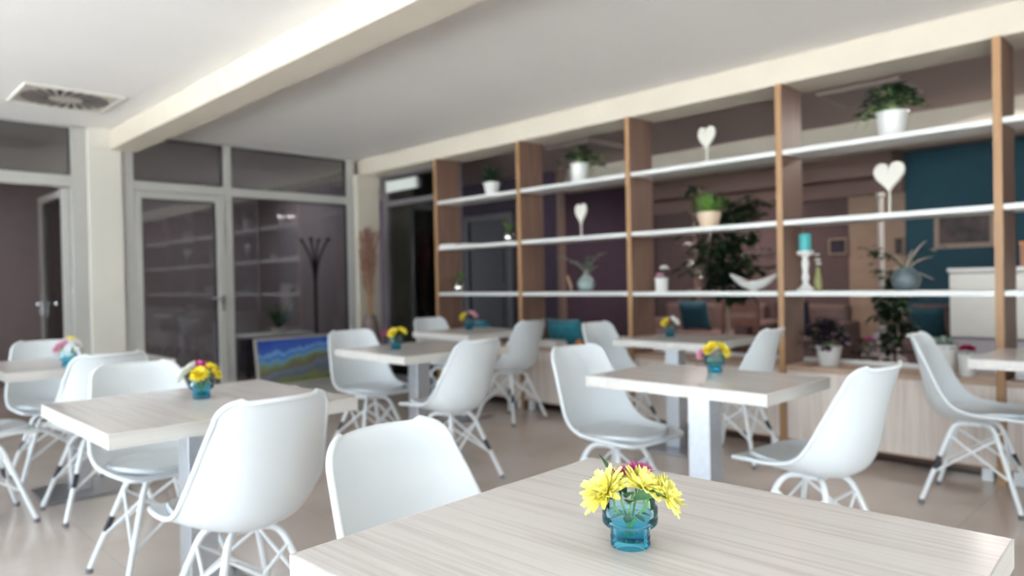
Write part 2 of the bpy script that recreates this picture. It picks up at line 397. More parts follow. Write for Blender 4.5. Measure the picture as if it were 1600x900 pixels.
glazing('window_1', 'y', Y0, PY, 0.10, 2.50, X0 - 0.07, [Y0 + .035, -3.4, -1.7, -0.1, 1.7, 3.5, 5.3, PY - .035], M['clear_pane'])
glazing('window_2', 'x', X0, 0.9, 0.10, 2.50, Y0 - 0.07, [X0 + .035, -1.1, 0.865], M['clear_pane'])
bm = BM(); box(bm, -26, X0 - 0.15, -26, 20, -0.2, -0.05); box(bm, X0 - 0.15, 10, -26, Y0 - 0.15, -0.2, -0.05); struct('ground', bm, M['terrace'])

# glazed partition at the far end -----------------------------------------
fy0, fy1 = PY - 0.035, PY + 0.045
bm = BM()
box(bm, X0, -0.95, fy0, fy1, 0, 0.1)
for a, b in ((X0, X0 + .08), (-0.95, -0.86), (0.55, 0.64), (1.640, 1.766)): box(bm, a, b, fy0, fy1, 0, CEIL)
box(bm, X0, 1.640, fy0, fy1, 2.060, 2.163)
box(bm, X0, 1.766, fy0, fy1, CEIL - 0.018, CEIL)
w = struct('window_3', bm, M['alu'], bevel=0.004)
for a, b, z0, z1 in ((X0 + .08, -0.95, 0.1, 2.06), (-0.86, 0.55, 0.0, 2.06), (X0 + .08, -0.95, 2.163, CEIL - .02), (-0.86, 0.55, 2.163, CEIL - .02), (0.64, 1.640, 2.163, CEIL - .02)):
    gb = BM(); box(gb, a, b, PY - 0.008, PY + 0.008, z0, z1); obj('glass_pane', gb, M['pane'], w)
gb = BM()
for (a, b) in ((1.628, 1.640),): box(gb, a, b, PY - .02, PY + .02, 2.163, CEIL - .018)
box(gb, 0.64, 1.64, PY - .02, PY + .02, 2.163, 2.173)
obj('gasket', gb, M['gasket'], w)
# right part: door with side light
bm = BM()
box(bm, 2.041, 2.147, fy0, fy1, 0, CEIL); box(bm, 2.982, 3.064, fy0, fy1, 0, CEIL); box(bm, 4.400, 4.50, fy0, fy1, 0, CEIL)
box(bm, 2.147, 2.982, fy0, fy1, 2.074, 2.163); box(bm, 3.064, 4.40, fy0, fy1, 2.074, 2.163)
box(bm, 3.064, 4.40, fy0, fy1, 0, 0.13)
box(bm, 2.147, 4.40, fy0, fy1, CEIL - 0.018, CEIL)
w = struct('window_4', bm, M['alu'], bevel=0.004)
for a, b, z0, z1 in ((2.147, 2.982, 2.163, CEIL - .018), (3.064, 4.40, 2.163, CEIL - .018), (3.064, 4.40, 0.13, 2.074)):
    gb = BM(); box(gb, a, b, PY - 0.008, PY + 0.008, z0, z1); obj('glass_pane', gb, M['pane'], w)
gb = BM()
for a, b, z0, z1 in ((2.147, 2.982, 2.163, CEIL - .018), (3.064, 4.40, 2.163, CEIL - .018), (3.064, 4.40, 0.13, 2.074)):
    box(gb, a, b, PY - .02, PY + .02, z0, z0 + .012); box(gb, a, b, PY - .02, PY + .02, z1 - .012, z1)
    box(gb, a, a + .012, PY - .02, PY + .02, z0 + .012, z1 - .012); box(gb, b - .012, b, PY - .02, PY + .02, z0 + .012, z1 - .012)
obj('gasket', gb, M['gasket'], w)
bm = BM()
box(bm, 2.150, 2.205, fy0 - .012, fy1, 0.02, 2.068); box(bm, 2.898, 2.978, fy0 - .012, fy1, 0.02, 2.068)
box(bm, 2.205, 2.898, fy0 - .012, fy1, 2.003, 2.068); box(bm, 2.205, 2.898, fy0 - .012, fy1, 0.02, 0.14)
d = struct('door_1', bm, M['alu'], bevel=0.004)
gb = BM(); box(gb, 2.205, 2.898, PY - .01, PY + .006, 0.14, 2.003); obj('glass_pane', gb, M['pane'], d)
gb = BM()
box(gb, 2.205, 2.215, PY - .03, PY + .01, .14, 2.003); box(gb, 2.888, 2.898, PY - .03, PY + .01, .14, 2.003); box(gb, 2.215, 2.888, PY - .03, PY + .01, 1.993, 2.003)
obj('gasket', gb, M['gasket'], d)
def lever(parent, x, y, z, dirx, diry=0.0):
    hb = BM(); tube(hb, [(x, y, z), (x, y - .05, z), (x + dirx * .02, y - .055, z), (x + dirx * .125, y - .055, z)], .011, 10)
    box(hb, x - .016, x + .016, y - .008, y + .002, z - .13, z + .03)
    tube(hb, [(x, y - .02, z - .085), (x, y + .002, z - .085)], .012, 10)
    return obj('door_handle', hb, M['chrome'], parent, smooth=True)
lever(d, 2.94, fy0 - .012, 1.045, -1)
# the open door in the left bay, swung into the next room
bm = BM(); L0, L1 = PY + .05, PY + 0.985
dx0, dx1 = 1.585, 1.640
box(bm, dx0, dx1, L0, L0 + .07, .02, 2.055); box(bm, dx0, dx1, L1 - .08, L1, .02, 2.055); box(bm, dx0, dx1, L0 + .07, L1 - .08, 1.985, 2.055); box(bm, dx0, dx1, L0 + .07, L1 - .08, .02, .14)
d = struct('door_2', bm, M['alu'], bevel=0.004)
gb = BM(); box(gb, dx0 + .02, dx0 + .036, L0 + .07, L1 - .08, .14, 1.985); obj('glass_pane', gb, M['pane'], d)
hb = BM(); yy = L1 - .04
tube(hb, [(dx0, yy, 1.03), (dx0 - .05, yy, 1.03), (dx0 - .055, yy - .02, 1.03), (dx0 - .055, yy - .12, 1.03)], .011, 10)
box(hb, dx0 - .006, dx0 + .002, yy - .016, yy + .016, .90, 1.06); tube(hb, [(dx0 - .02, yy, .945), (dx0, yy, .945)], .012, 10)
obj('door_handle', hb, M['chrome'], d, smooth=True)
# pillars
bm = BM(); box(bm, 1.766, 2.041, PY - .06, PY + .12, 0, SOFF); box(bm, 1.766, 1.955, PY - .06, PY + .12, SOFF, CEIL); struct('wall_pillar', bm, M['pillar'], bevel=0.006)
bm = BM(); box(bm, 4.50, 4.80, PY - .09, PY + .16, 0, 2.285); box(bm, 4.488, 4.812, PY - .102, PY + .16, 2.285, 2.395); box(bm, 4.50, 4.80, PY - .09, PY + .16, 2.395, SOFF); struct('wall_pillar', bm, M['cream'], bevel=0.006)
# next room behind the partition
bm = BM(); box(bm, X0, 5.0, 10.45, 10.6, 0, CEIL); struct('wall_back', bm, M['grey_wall'])
bm = BM(); box(bm, SHB, SHB + .1, PY + .16, 10.45, 0, CEIL); struct('wall_right', bm, M['grey_wall'])
# glazed door bay between shelf wall and pillar
bm = BM()
jx0, jx1 = SHB - .03, SHB + .04
box(bm, jx0, jx1, 5.73, 5.80, 0, SOFF); box(bm, jx0, jx1, 7.01, 7.10, 0, SOFF); box(bm, jx0, jx1, 5.80, 7.01, 2.06, 2.12); box(bm, jx0, jx1, 5.80, 7.01, 0, .10); box(bm, jx0, jx1, 5.8, 7.01, SOFF - .03, SOFF)
w = struct('window_5', bm, pmat('dark_grey_frame', (0.16, 0.14, 0.15), 0.5), bevel=0.004)
for z0, z1 in ((.10, 2.06), (2.12, SOFF - .03)):
    gb = BM(); box(gb, SHB - .004, SHB + .008, 5.80, 7.01, z0, z1); obj('glass_pane', gb, M['pane'], w)
bm = BM(); box(bm, SHB - .045, SHB - .012, 6.42, 7.0, 2.225, 2.352)
t = thing('emergency_sign', 'blank white rectangular box sign on the glass above the dark doorway', 'sign', (0, 0, 0))
obj('sign_face', bm, M['sign'], t, bevel=.006)
bm = BM(); box(bm, SHB - .012, SHB - .004, 6.44, 6.98, 2.24, 2.335); obj('backing_plate', bm, M['vent_white'], t)

# lounge shell
bm = BM(); box(bm, 9.3, 9.4, Y0, 2.77, 0, CEIL); struct('wall_lounge_teal', bm, M['teal_wall'])
bm = BM(); box(bm, 9.3, 9.4, 2.77, 3.42, 0, CEIL); struct('wall_lounge_tan', bm, M['tan_wall'])
bm = BM(); box(bm, 9.3, 9.4, 3.42, 6.3, 0, CEIL); struct('wall_lounge_brown', bm, M['lounge_wall'])
bm = BM(); box(bm, 7.0, 9.4, 6.3, 6.4, 0, CEIL); box(bm, 7.0, 7.1, 6.4, Y1, 0, CEIL); struct('wall_lounge_dark', bm, pmat('dark_plum_wall', (.075, .048, .075), .8, var=.08))
bm = BM(); box(bm, SHB, 7.0, Y1, Y1 + .1, 0, CEIL); struct('wall_lounge_far', bm, M['lounge_wall'])
bm = BM(); box(bm, SHX + .3, 9.4, Y0 - .1, Y0, 0, CEIL); struct('wall_lounge_near', bm, M['lounge_wall'])
bm = BM(); box(bm, 8.85, 9.3, 2.77, 6.3, 2.30, CEIL); struct('trim_1', bm, M['brown_band'], bevel=.01)
bm = BM(); box(bm, 9.2, 9.3, 2.77, 6.3, 2.12, 2.30); struct('trim_2', bm, M['brown_band'], bevel=.01)
# grey door in the lounge
bm = BM(); box(bm, 6.93, 7.0, 7.05, 7.13, 0, 2.12); box(bm, 6.93, 7.0, 7.97, 8.05, 0, 2.12); box(bm, 6.93, 7.0, 7.13, 7.97, 2.04, 2.12)
d = struct('door_3', bm, pmat('door_casing', (0.17, 0.15, 0.165), 0.5), bevel=.004)
bm = BM(); box(bm, 6.955, 6.985, 7.13, 7.97, .01, 2.04); box(bm, 6.945, 6.957, 7.25, 7.85, 1.15, 1.9); box(bm, 6.945, 6.957, 7.25, 7.85, .2, 1.0)
obj('door_leaf', bm, M['door_grey'], d, bevel=.004)
bm = BM()
for yy in (5.55, 6.15): box(bm, 6.9 if yy > 6 else 9.2, 7.0 if yy > 6 else 9.3, yy - .03, yy + .03, 0, CEIL)
struct('trim_3', bm, M['brown_band'])

# ------------------------------------------------------------------ ceiling diffuser
vx, vy = 1.388, 6.15
t = thing('ceiling_vent', 'square white swirl air diffuser on the ceiling at the upper left', 'vent', (vx, vy, CEIL))
bm = BM(); H = .315
for a in range(4):
    pass
box(bm, -H, H, -H, -H + .02, -.016, 0); box(bm, -H, H, H - .02, H, -.016, 0); box(bm, -H, -H + .02, -H + .02, H - .02, -.016, 0); box(bm, H - .02, H, -H + .02, H - .02, -.016, 0)
obj('frame', bm, M['vent_white'], t, bevel=.003)
bm = BM(); box(bm, -H + .02, H - .02, -H + .02, H - .02, -.010, 0); obj('face_plate', bm, pmat('vent_face', (.52, .47, .41), .6), t)
for k in range(24):
    a = 2 * pi * k / 24
    bm = BM(); r0, r1 = .112, .285
    vs = []
    for (rr, aa) in ((r0, 0), (r0, .15), (r1, .40), (r1, .25)):
        vs.append((rr * cos(a + aa * .9 - .1), rr * sin(a + aa * .9 - .1)))
    lo = [bm.verts.new((x, y, -.0125)) for x, y in vs]; hi = [bm.verts.new((x, y, -.009)) for x, y in vs]
    bm.faces.new(lo); bm.faces.new(hi[::-1])
    for i in range(4): bm.faces.new((lo[i], hi[i], hi[(i + 1) % 4], lo[(i + 1) % 4]))
    obj('slot', bm, M['vent_dark'], t)
# flat panels on the lounge ceiling
for i, (px, py, lab) in enumerate(((5.97, 2.02, 'flat square ceiling panel beyond the shelf, above the bushy plant in the white pot'), (5.97, 4.92, 'flat square ceiling panel beyond the shelf, above the trailing plant'))):
    t = thing('ceiling_panel', lab, 'ceiling panel', (px, py, CEIL), 0, 'lounge ceiling panels')
    bm = BM(); box(bm, -.30, .30, -.30, .30, -.03, 0); obj('frame', bm, pmat('panel_frame', (.55, .47, .42), .6), t, bevel=.004)
    bm = BM(); box(bm, -.27, .27, -.27, .27, -.034, -.03); obj('diffuser', bm, pmat('panel_face', (.36, .30, .28), .6), t)

# ------------------------------------------------------------------ shelf wall
t = thing('shelving_unit', 'tall open oak and white room-divider shelving along the right side of the room', 'shelving', (SHX, 0, 0))
TH = .041
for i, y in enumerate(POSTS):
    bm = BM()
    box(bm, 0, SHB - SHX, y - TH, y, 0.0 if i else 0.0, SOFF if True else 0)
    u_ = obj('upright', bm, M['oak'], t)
    bm = BM(); box(bm, -.0025, .0, y - TH, y, 0, SOFF); obj('edge_band', bm, M['oak_lit'], u_)  # thin front face carrying the painted-in lit tone
for a, b in zip(POSTS[:-1], POSTS[1:]):
    for z in (S1, S2, S3):
        bm = BM(); box(bm, 0.006, SHB - SHX - .01, b + .0005, a - TH - .0005, z - .031, z)
        obj('shelf_board', bm, M['shelf_white'], t, bevel=.002)
# top of the front edge reaches the beam face
names = ['farthest left', 'second from the left', 'third from the left', 'fourth from the left', 'rightmost', 'last']
cab_labels = ['pale oak low cabinet below the shelf bay with the teal cushion at far left', 'pale oak low cabinet below the shelf bay with the white booklets',
              'pale oak low cabinet behind the table of yellow and white flowers', 'pale oak low cabinet below the white pots on the right',
              'pale oak low cabinet at the right edge below the table corner', 'pale oak low cabinet beyond the right edge of the view']
for i, (a, b) in enumerate(zip(POSTS[:-1], POSTS[1:])):
    y0, y1 = b + .002, a - TH - .002
    t = thing('base_cabinet', cab_labels[i], 'cabinet', (SHX, 0, 0), 0, 'low cabinets under the shelves')
    bm = BM(); box(bm, .035, SHB - SHX - .01, y0, y1, .088, CT - .034); obj('body', bm, M['oak_pale'], t)
    ym = (y0 + y1) / 2
    bm = BM(); box(bm, .012, .035, y0, y1, .088, CT - .036); obj('front_panel', bm, M['oak_pale'], t, bevel=.0015)
    bm = BM(); box(bm, .010, .035, y0, y1, .080, .088); obj('edge_strip', bm, M['oak_flat'], t)
    for fy in (y0 + .05, y1 - .05):
        bm = BM(); box(bm, -0.02 + .05, .08, fy - .028, fy + .028, 0, .088); obj('foot', bm, M['white_metal'], t, bevel=.006)
    bm = BM(); box(bm, .004, SHB - SHX - .01, y0, y1, CT - .034, CT); obj('top_board', bm, M['oak_flat'], t, bevel=.002)
for i, (a, b) in enumerate(zip(POSTS[:-1], POSTS[1:])):
    if i in (0, 1): continue
    bm = BM(); box(bm, SHB - .028, SHB + .0, b + .002, a - TH - .002, CT, CT + .028)
    tag(obj('back_rail', bm, M['shelf_white'], None, bevel=.002), ['', '', 'white strip along the back of the cabinet top behind the yellow and white flowers', 'white strip along the back of the cabinet top behind the white pots', 'white strip along the cabinet back at the right edge', 'white strip along the cabinet back beyond the right edge'][i], 'rail')

# ------------------------------------------------------------------ chairs
def shell_mesh():
    # centre line y, z; half width; where the side edge runs y, z
    P = [(.250, .446, .125, .250, .446), (.245, .452, .168, .245, .455), (.220, .452, .198, .220, .463), (.15, .440, .216, .148, .470), (.05, .424, .224, .058, .474), (-.05, .416, .226, -.012, .484), (-.125, .424, .224, -.062, .508),
         (-.180, .462, .220, -.095, .546), (-.208, .53, .211, -.121, .592), (-.226, .62, .199, -.150, .652), (-.243, .71, .187, -.184, .722), (-.262, .775, .176, -.212, .776)]
    S = catmull(P, 3)
    for q in range(1, 9):          # rounded top corners, edge rolling slightly back
        t = q / 8 * pi / 2
        S.append([-.262 - .034 * (q / 8) ** 1.3, .775 + .062 * sin(t), .176 - .060 * (1 - cos(t)), -.212 - .048 * (q / 8) ** 1.2, .776 + .058 * sin(t)])
    NU = 20; bm = BM(); G = []
    for i, s in enumerate(S):
        row = []
        for j in range(NU + 1):
            u = -1 + 2 * j / NU; k = abs(u) ** 2.3
            row.append(bm.verts.new((s[2] * u, s[0] + (s[3] - s[0]) * k, s[1] + (s[4] - s[1]) * k)))
        G.append(row)
    for r, q in zip(G[:-1], G[1:]):
        for j in range(NU): bm.faces.new((r[j], r[j + 1], q[j + 1], q[j]))
    bm.normal_update()
    sg = 1 if G[12][NU // 2].normal.z > 0 else -1
    def off(v): return v.co - v.normal * .0075 * sg
    # rolled edge, carried on the outer side of the shell
    ring = [off(v) for v in G[0]] + [off(r[-1]) for r in G[1:]] + [off(v) for v in G[-1][::-1][1:]] + [off(r[0]) for r in G[::-1][1:-1]]
    ring.append(ring[0]); ring.append(ring[1])
    O = [[bm.verts.new(v.co - v.normal * (.009 * sg)) for v in r] for r in G]
    for r, q in zip(O[:-1], O[1:]):
        for j in range(NU): bm.faces.new((r[j], q[j], q[j + 1], r[j + 1]))
    gi = [(0, j) for j in range(NU + 1)] + [(i, NU) for i in range(1, len(G))] + [(len(G) - 1, j) for j in range(NU - 1, -1, -1)] + [(i, 0) for i in range(len(G) - 2, -1, -1)]
    for (i, j), (k, l) in zip(gi[:-1], gi[1:]): bm.faces.new((G[i][j], O[i][j], O[k][l], G[k][l]))
    tube(bm, ring, .0082, 8, cap=False)
    return bm
def pad_mesh():
    bm = BM(); rings = []; n = 44
    def zs(x, y):
        z = .418 + max(0, y - .02) ** 1.3 * .22 + max(0, -.06 - y) * .35
        return z + .046 * (abs(x) / .222) ** 2.3
    for (f, h) in ((1.0, .004), (1.015, .014), (.985, .023), (.90, .028), (.6, .031), (.3, .032)):
        ring = []
        for i in range(n):
            a = 2 * pi * i / n; cx, cy = cos(a), sin(a)
            k = 1 / ((abs(cx) ** 2.8 + abs(cy) ** 2.8) ** (1 / 2.8))
            x, y = .190 * cx * k * f, .182 * cy * k * f + .040
            flat = .5 if f < .95 else 1
            ring.append(bm.verts.new((x, y, zs(x * flat, y) + h)))
        rings.append(ring)
    c = bm.verts.new((0, .04, zs(0, .04) + .0325))
    for a, b in zip(rings[:-1], rings[1:]):
        for i in range(n): bm.faces.new((a[i], a[(i + 1) % n], b[(i + 1) % n], b[i]))
    for i in range(n): bm.faces.new((rings[-1][i], rings[-1][(i + 1) % n], c))
    bm.faces.new(rings[0][::-1])
    return bm
FT = .208
def leg_pts(sx, sy):
    foot = Vector((sx * FT, sy * FT, .012)); knee = Vector((sx * .095, sy * .095, .364)); hub = Vector((sx * .018, sy * .018, .394))
    k1 = knee + (foot - knee) * .10
    return [foot] + bez(k1, Vector((sx * .088, sy * .088, .395)), Vector((sx * .058, sy * .058, .395)), 6) + [hub], foot, k1
CH = []
def make_chair(bands):
    t = thing('dining_chair', '', 'chair', (0, 0, 0), 0, 'white shell chairs at the cafe tables')
    o = obj('shell', shell_mesh(), M['white_plastic'], t, smooth=True, angle=70)
    obj('seat_pad', pad_mesh(), M['white_pad'], t, smooth=True, angle=60)
    bm = BM(); lathe(bm, [(0, .384), (.045, .384), (.048, .388), (.050, .404), (.03, .4085), (0, .4085)], 20); obj('hub', bm, M['white_metal'], t, smooth=True)
    for sx in (-1, 1):
        for sy in (-1, 1):
            pts, foot, k1 = leg_pts(sx, sy)
            bm = BM(); tube(bm, pts, .0115, 10); lg = obj('leg', bm, M['white_metal'], t, smooth=True)
            bm = BM(); tube(bm, [foot + Vector((0, 0, -.012)), foot + Vector((-sx * .001, -sy * .001, .010))], .0135, 10); obj('foot_cap', bm, M['rubber'], lg, smooth=True)
            if (sx, sy) in bands:
                bm = BM(); tube(bm, [foot.lerp(k1, .50), foot.lerp(k1, .70)], .0125, 10); obj('leg_sleeve', bm, M['black'], lg, smooth=True)
    corner = [(-1, -1), (1, -1), (1, 1), (-1, 1)]
    for k in range(4):
        a, b = corner[k], corner[(k + 1) % 4]
        for (p, q) in ((a, b), (b, a)):
            _, fp, kp = leg_pts(*p); _, fq, kq = leg_pts(*q)
            bm = BM(); tube(bm, [kp.lerp(fp, -.02) + Vector((0, 0, .006)), fq.lerp(kq, .45)], .0058, 8); obj('brace_rod', bm, M['white_metal'], t, smooth=True)
    return t
RR, FL, RL, FR = (1, -1), (-1, 1), (-1, -1), (1, 1)
protos = {'diag': make_chair((RR, FL)), 'left': make_chair((RL, FL)), 'other': make_chair((RL, FR))}
used = {}
def chair(kind, x, y, deg, label):
    r = radians(deg); p = protos[kind]
    if kind not in used:
        used[kind] = 1; p.location = (x, y, 0); p.rotation_euler = (0, 0, r); p['label'] = label; return p
    return dup(p, (x, y, 0), r, label)
chair('diag', .945, 1.09, 188, 'white shell chair at the far side of the front table, seat hidden')
chair('diag', .965, 2.235, 2, 'white shell chair with its back to us in the left foreground, beside the front table')
chair('diag', 1.00, 3.10, 182, 'white shell chair facing us across the left table with the white and magenta bunch')
chair('left', 1.06, 4.235, 2, 'white shell chair with its back to us at the far left table')
chair('diag', 1.05, 5.13, 178, 'white shell chair facing us behind the pink flowers at far left')
chair('diag', 0.565, 4.42, -88, 'white shell chair cut off by the left edge, only seat and legs showing')
chair('diag', 2.675, 4.11, 178, 'white shell chair beside the leaning landscape picture, facing us')
chair('diag', 2.655, 3.235, 4, 'white shell chair with its back to us, at the table by the landscape picture')
chair('diag', 4.05, 4.98, 180, 'white shell chair farthest from us, facing us by the dark doorway')
chair('other', 4.16, 4.275, 4, 'white shell chair with its back to us in front of the cabinet with booklets')
chair('diag', 2.635, 2.02, 176, 'white shell chair facing right at the middle table, its whole seat in view')
chair('diag', 2.725, 1.14, -8, 'white shell chair seen side-on with its back to the right of the middle table')
chair('diag', 4.19, 3.13, 180, 'white shell chair facing us by the orange pumpkin, against the low cabinets')
chair('diag', 4.21, 2.26, 3, 'white shell chair with its back to us, in front of the fourth shelf upright')
chair('diag', 4.19, .935, 184, 'white shell chair at the right edge, facing right below the red flower')

# ------------------------------------------------------------------ tables
def table(cx, cy, sx, sy, deg, label, base=(.2, .3), col=(.05, .05), boff=(0, 0)):
    t = thing('cafe_table', label, 'table', (cx, cy, 0), radians(deg), 'whitewashed cafe tables')
    bm = BM(); e = .002
    box(bm, -sx / 2 + e, sx / 2 - e, -sy / 2 + e, sy / 2 - e, .706, .75); tp = obj('tabletop', bm, M['table_top'], t, bevel=.001)
    bm = BM(); 
    for x0, x1, y0, y1 in ((-sx / 2, sx / 2, -sy / 2, -sy / 2 + .003), (-sx / 2, sx / 2, sy / 2 - .003, sy / 2), (-sx / 2, -sx / 2 + .003, -sy / 2 + .003, sy / 2 - .003), (sx / 2 - .003, sx / 2, -sy / 2 + .003, sy / 2 - .003)):
        box(bm, x0, x1, y0, y1, .7055, .7495)
    obj('edge_band', bm, M['table_edge'], tp)
    bx, by = boff
    bm = BM(); box(bm, bx - .16, bx + .16, by - .16, by + .16, .697, .706); obj('mounting_plate', bm, M['plate_steel'], t)
    bm = BM(); box(bm, bx - col[0], bx + col[0], by - col[1], by + col[1], .012, .697); obj('column', bm, M['steel'], t, bevel=.003)
    bm = BM(); box(bm, bx - base[0], bx + base[0], by - base[1], by + base[1], .0, .013); obj('base_plate', bm, M['plate_steel'], t, bevel=.002)
    return t
table(.908, .63, .762, .805, 2.3, 'whitewashed wood table nearest the viewer, with the sharp yellow flowers', base=(.2, .2))
table(.99, 2.627, .815, .79, 0.5, 'whitewashed wood table at the left with a white, magenta and yellow bunch', base=(.22, .2), boff=(0, .035))
table(1.08, 4.68, .81, .78, 0, 'whitewashed wood table at the far left edge under the pink flowers', base=(.21, .21), boff=(0, .01))
table(2.625, 1.55, .55, .81, 0, 'whitewashed wood table in the middle right, with pink and two yellow flowers', base=(.2, .18))
table(2.74, 3.62, .78, .80, -2.5, 'whitewashed wood table by the landscape picture, with magenta and two yellow flowers', base=(.2, .17), boff=(0, .03))
table(3.94, 4.49, .70, .74, -1.5, 'whitewashed wood table farthest back, before the first shelf bay', base=(.2, .13), boff=(0, .13))
table(4.195, 2.63, .63, .72, 0, 'whitewashed wood table with yellow and white flowers close to the shelf', base=(.21, .2), boff=(0, .065))
table(4.20, .50, .64, .79, 0, 'whitewashed wood table corner at the right edge before the shelf', base=(.2, .2))

# ------------------------------------------------------------------ vases and cut flowers
def make_vase():
    t = thing('glass_vase', '', 'vase', (0, 0, 0), 0, 'blue glass vases on the tables')
    out = [(0, 0), (.0285, 0), (.0305, .003), (.0305, .008), (.0297, .0095), (.0305, .011), (.0305, .017), (.0297, .0185), (.0305, .020), (.0305, .028), (.033, .031), (.040, .034), (.0425, .038), (.0425, .046), (.0415, .0475), (.0425, .049), (.0425, .060), (.0405, .0625), (.0385, .0655), (.0385, .076)]
    inn = [(.0365, .076), (.0365, .066), (.0395, .059), (.0395, .040), (.036, .036), (.028, .031), (.027, .012), (.0, .010)]
    bm = BM(); lathe(bm, out + inn, 36); obj('vase_body', bm, M['vase_glass'], t, smooth=True, angle=50)
    bm = BM(); lathe(bm, [(0, .0105), (.0265, .0125), (.0272, .031), (.0355, .0365), (.0385, .042), (.0385, .050), (0, .050)], 28); obj('water', bm, M['water'], t, smooth=True)
    return t
def petal(bm, a, el, r0, ln, w, cup, tw=0.0):
    """a petal leaving the flower centre at azimuth a, elevation el"""
    ca, sa = cos(a), sin(a)
    def P(r, s, z):   # radial, sideways, up in head frame
        return Vector((r * ca - s * sa, r * sa + s * ca, z))
    rows = []; r, z = r0, 0.0; e = el
    for i in range(5):
        f = i / 4; ww = w * (.35 + .65 * sin(pi * min(1, f * .72 + .12))) * (1 if i < 4 else .75)
        rows.append([bm.verts.new(P(r, -ww / 2, z + abs(ww) * cup)), bm.verts.new(P(r, 0, z)), bm.verts.new(P(r, ww / 2, z + abs(ww) * cup))])
        r += cos(e) * ln / 4; z += sin(e) * ln / 4; e += tw / 4
    for x, y in zip(rows[:-1], rows[1:]):
        bm.faces.new((x[0], x[1], y[1], y[0])); bm.faces.new((x[1], x[2], y[2], y[1]))
def head_mesh(R, rnd, spidery=False):
    bm = BM()
    lay = [(19, -4, 1.0), (19, 12, .98), (18, 28, .90), (15, 44, .78), (12, 60, .62), (8, 76, .46)]
    for li, (n, el, k) in enumerate(lay):
        n = n + (4 if spidery else 0)
        for i in range(n):
            a = 2 * pi * (i + .5 * (li % 2)) / n + rnd.uniform(-.12, .12)
            petal(bm, a, radians(el + rnd.uniform(-8, 8)), R * .10, R * k * rnd.uniform(.78, 1.1), R * (.13 if spidery else .27), .45, radians(rnd.uniform(-10, 45)))
    return bm
HEADS = {}
def flower(vase_pos, col, r, f, z, tilt, R, label, group, idx, spid=False, leaves=0, leafr=None, stem_z=.016):
    """cut flower: head at offset (r right, f away, z up) from the vase's foot, tilted outwards"""
    rnd = random.Random(idx * 17 + 3)
    base = Vector(vase_pos); off = RIGHT2 * r + FWD2 * f; hp = Vector((off.x, off.y, z))
    t = thing('cut_flower', label, 'flower', base, 0, group)
    out = Vector((off.x, off.y, 0)); out = out.normalized() if out.length > 1e-4 else Vector((0, 0, 1))
    nrm = (Vector((0, 0, 1)) * cos(radians(tilt)) + out * sin(radians(tilt))).normalized()
    # stem from the water over the rim
    st = Vector((-off.x * .25, -off.y * .25, stem_z)); L = sqrt(st.x ** 2 + st.y ** 2)
    if L > .018: st.x *= .018 / L; st.y *= .018 / L
    rim = Vector((off.x, off.y, 0)); rl = rim.length
    rim = rim * (min(rl, .026) / rl if rl > 1e-5 else 0); rim.z = .074
    bm = BM(); tube(bm, [st] + bez(rim - Vector((0, 0, .012)), rim + Vector((0, 0, .012)), hp - nrm * R * .18, 6), .0019, 6); obj('stem', bm, M['stem'], t, smooth=True)
    bm = head_mesh(R, rnd, spid)
    rot = Vector((0, 0, 1)).rotation_difference(nrm).to_matrix().to_4x4()
    bmesh.ops.transform(bm, matrix=Matrix.Translation(hp - nrm * R * .12) @ rot, verts=bm.verts[:])
    obj('petals', bm, M[col], t, smooth=True, angle=80)
    bm = BM(); lathe(bm, [(0, -.10 * R), (.16 * R, -.08 * R), (.26 * R, .02 * R), (.16 * R, .10 * R), (0, .14 * R)], 10)
    bmesh.ops.transform(bm, matrix=Matrix.Translation(hp - nrm * R * .14) @ rot, verts=bm.verts[:]); obj('calyx', bm, M['stem'], t, smooth=True)
    for k in range(leaves):
        a = rnd.uniform(0, 2 * pi); dr = Vector((cos(a), sin(a), rnd.uniform(.3, 1.1)))
        bm = BM(); leaf(bm, rim + Vector((0, 0, -.004)), dr, rnd.uniform(.03, .05), .016, .4); obj('leaf', bm, M['leaf'], t, smooth=True)
    return t
vase0 = make_vase(); vu = []
def bouquet(pos, vlabel, where, fl, s0):
    if not vu: vase0.location = pos; vase0['label'] = vlabel; vu.append(1)
    else: dup(vase0, pos, s0 * .7, vlabel)
    for i, q in enumerate(fl):
        flower(pos, q[0], q[1], q[2], q[3], q[4], q[5], q[6], 'cut flowers in the vase ' + vlabel.split('vase ')[1], s0 * 10 + i, spid=q[0] in ('magenta', 'crimson'), leaves=q[7] if len(q) > 7 else 1)
Z = .7502
p1 = (.8895, .6575, Z)
bouquet(p1, 'blue tiered glass vase on the nearest table', 'front', [
    ('lemon', -.040, -.014, .089, 38, .040, 'large yellow chrysanthemum leaning left out of the nearest vase', 0),
    ('lemon', .022, -.006, .094, 25, .037, 'yellow chrysanthemum standing centre-right in the nearest vase', 0),
    ('lemon', .055, -.012, .080, 55, .033, 'yellow chrysanthemum drooping over the right rim of the nearest vase', 0),
    ('magenta', -.010, .022, .100, 25, .026, 'magenta chrysanthemum behind the yellow ones in the nearest vase, left of two', 0),
    ('magenta', .020, .034, .106, 20, .024, 'magenta chrysanthemum behind the yellow ones in the nearest vase, right of two', 0)], 1)
t = thing('leaf_sprig', 'dark green leaf sprig between the flowers of the nearest vase', 'leaves', p1)
bm = BM(); tube(bm, [(-.005, .004, .014), (0, 0, .06), (.004, -.004, .082)], .0018, 6); obj('stem', bm, M['stem'], t, smooth=True)
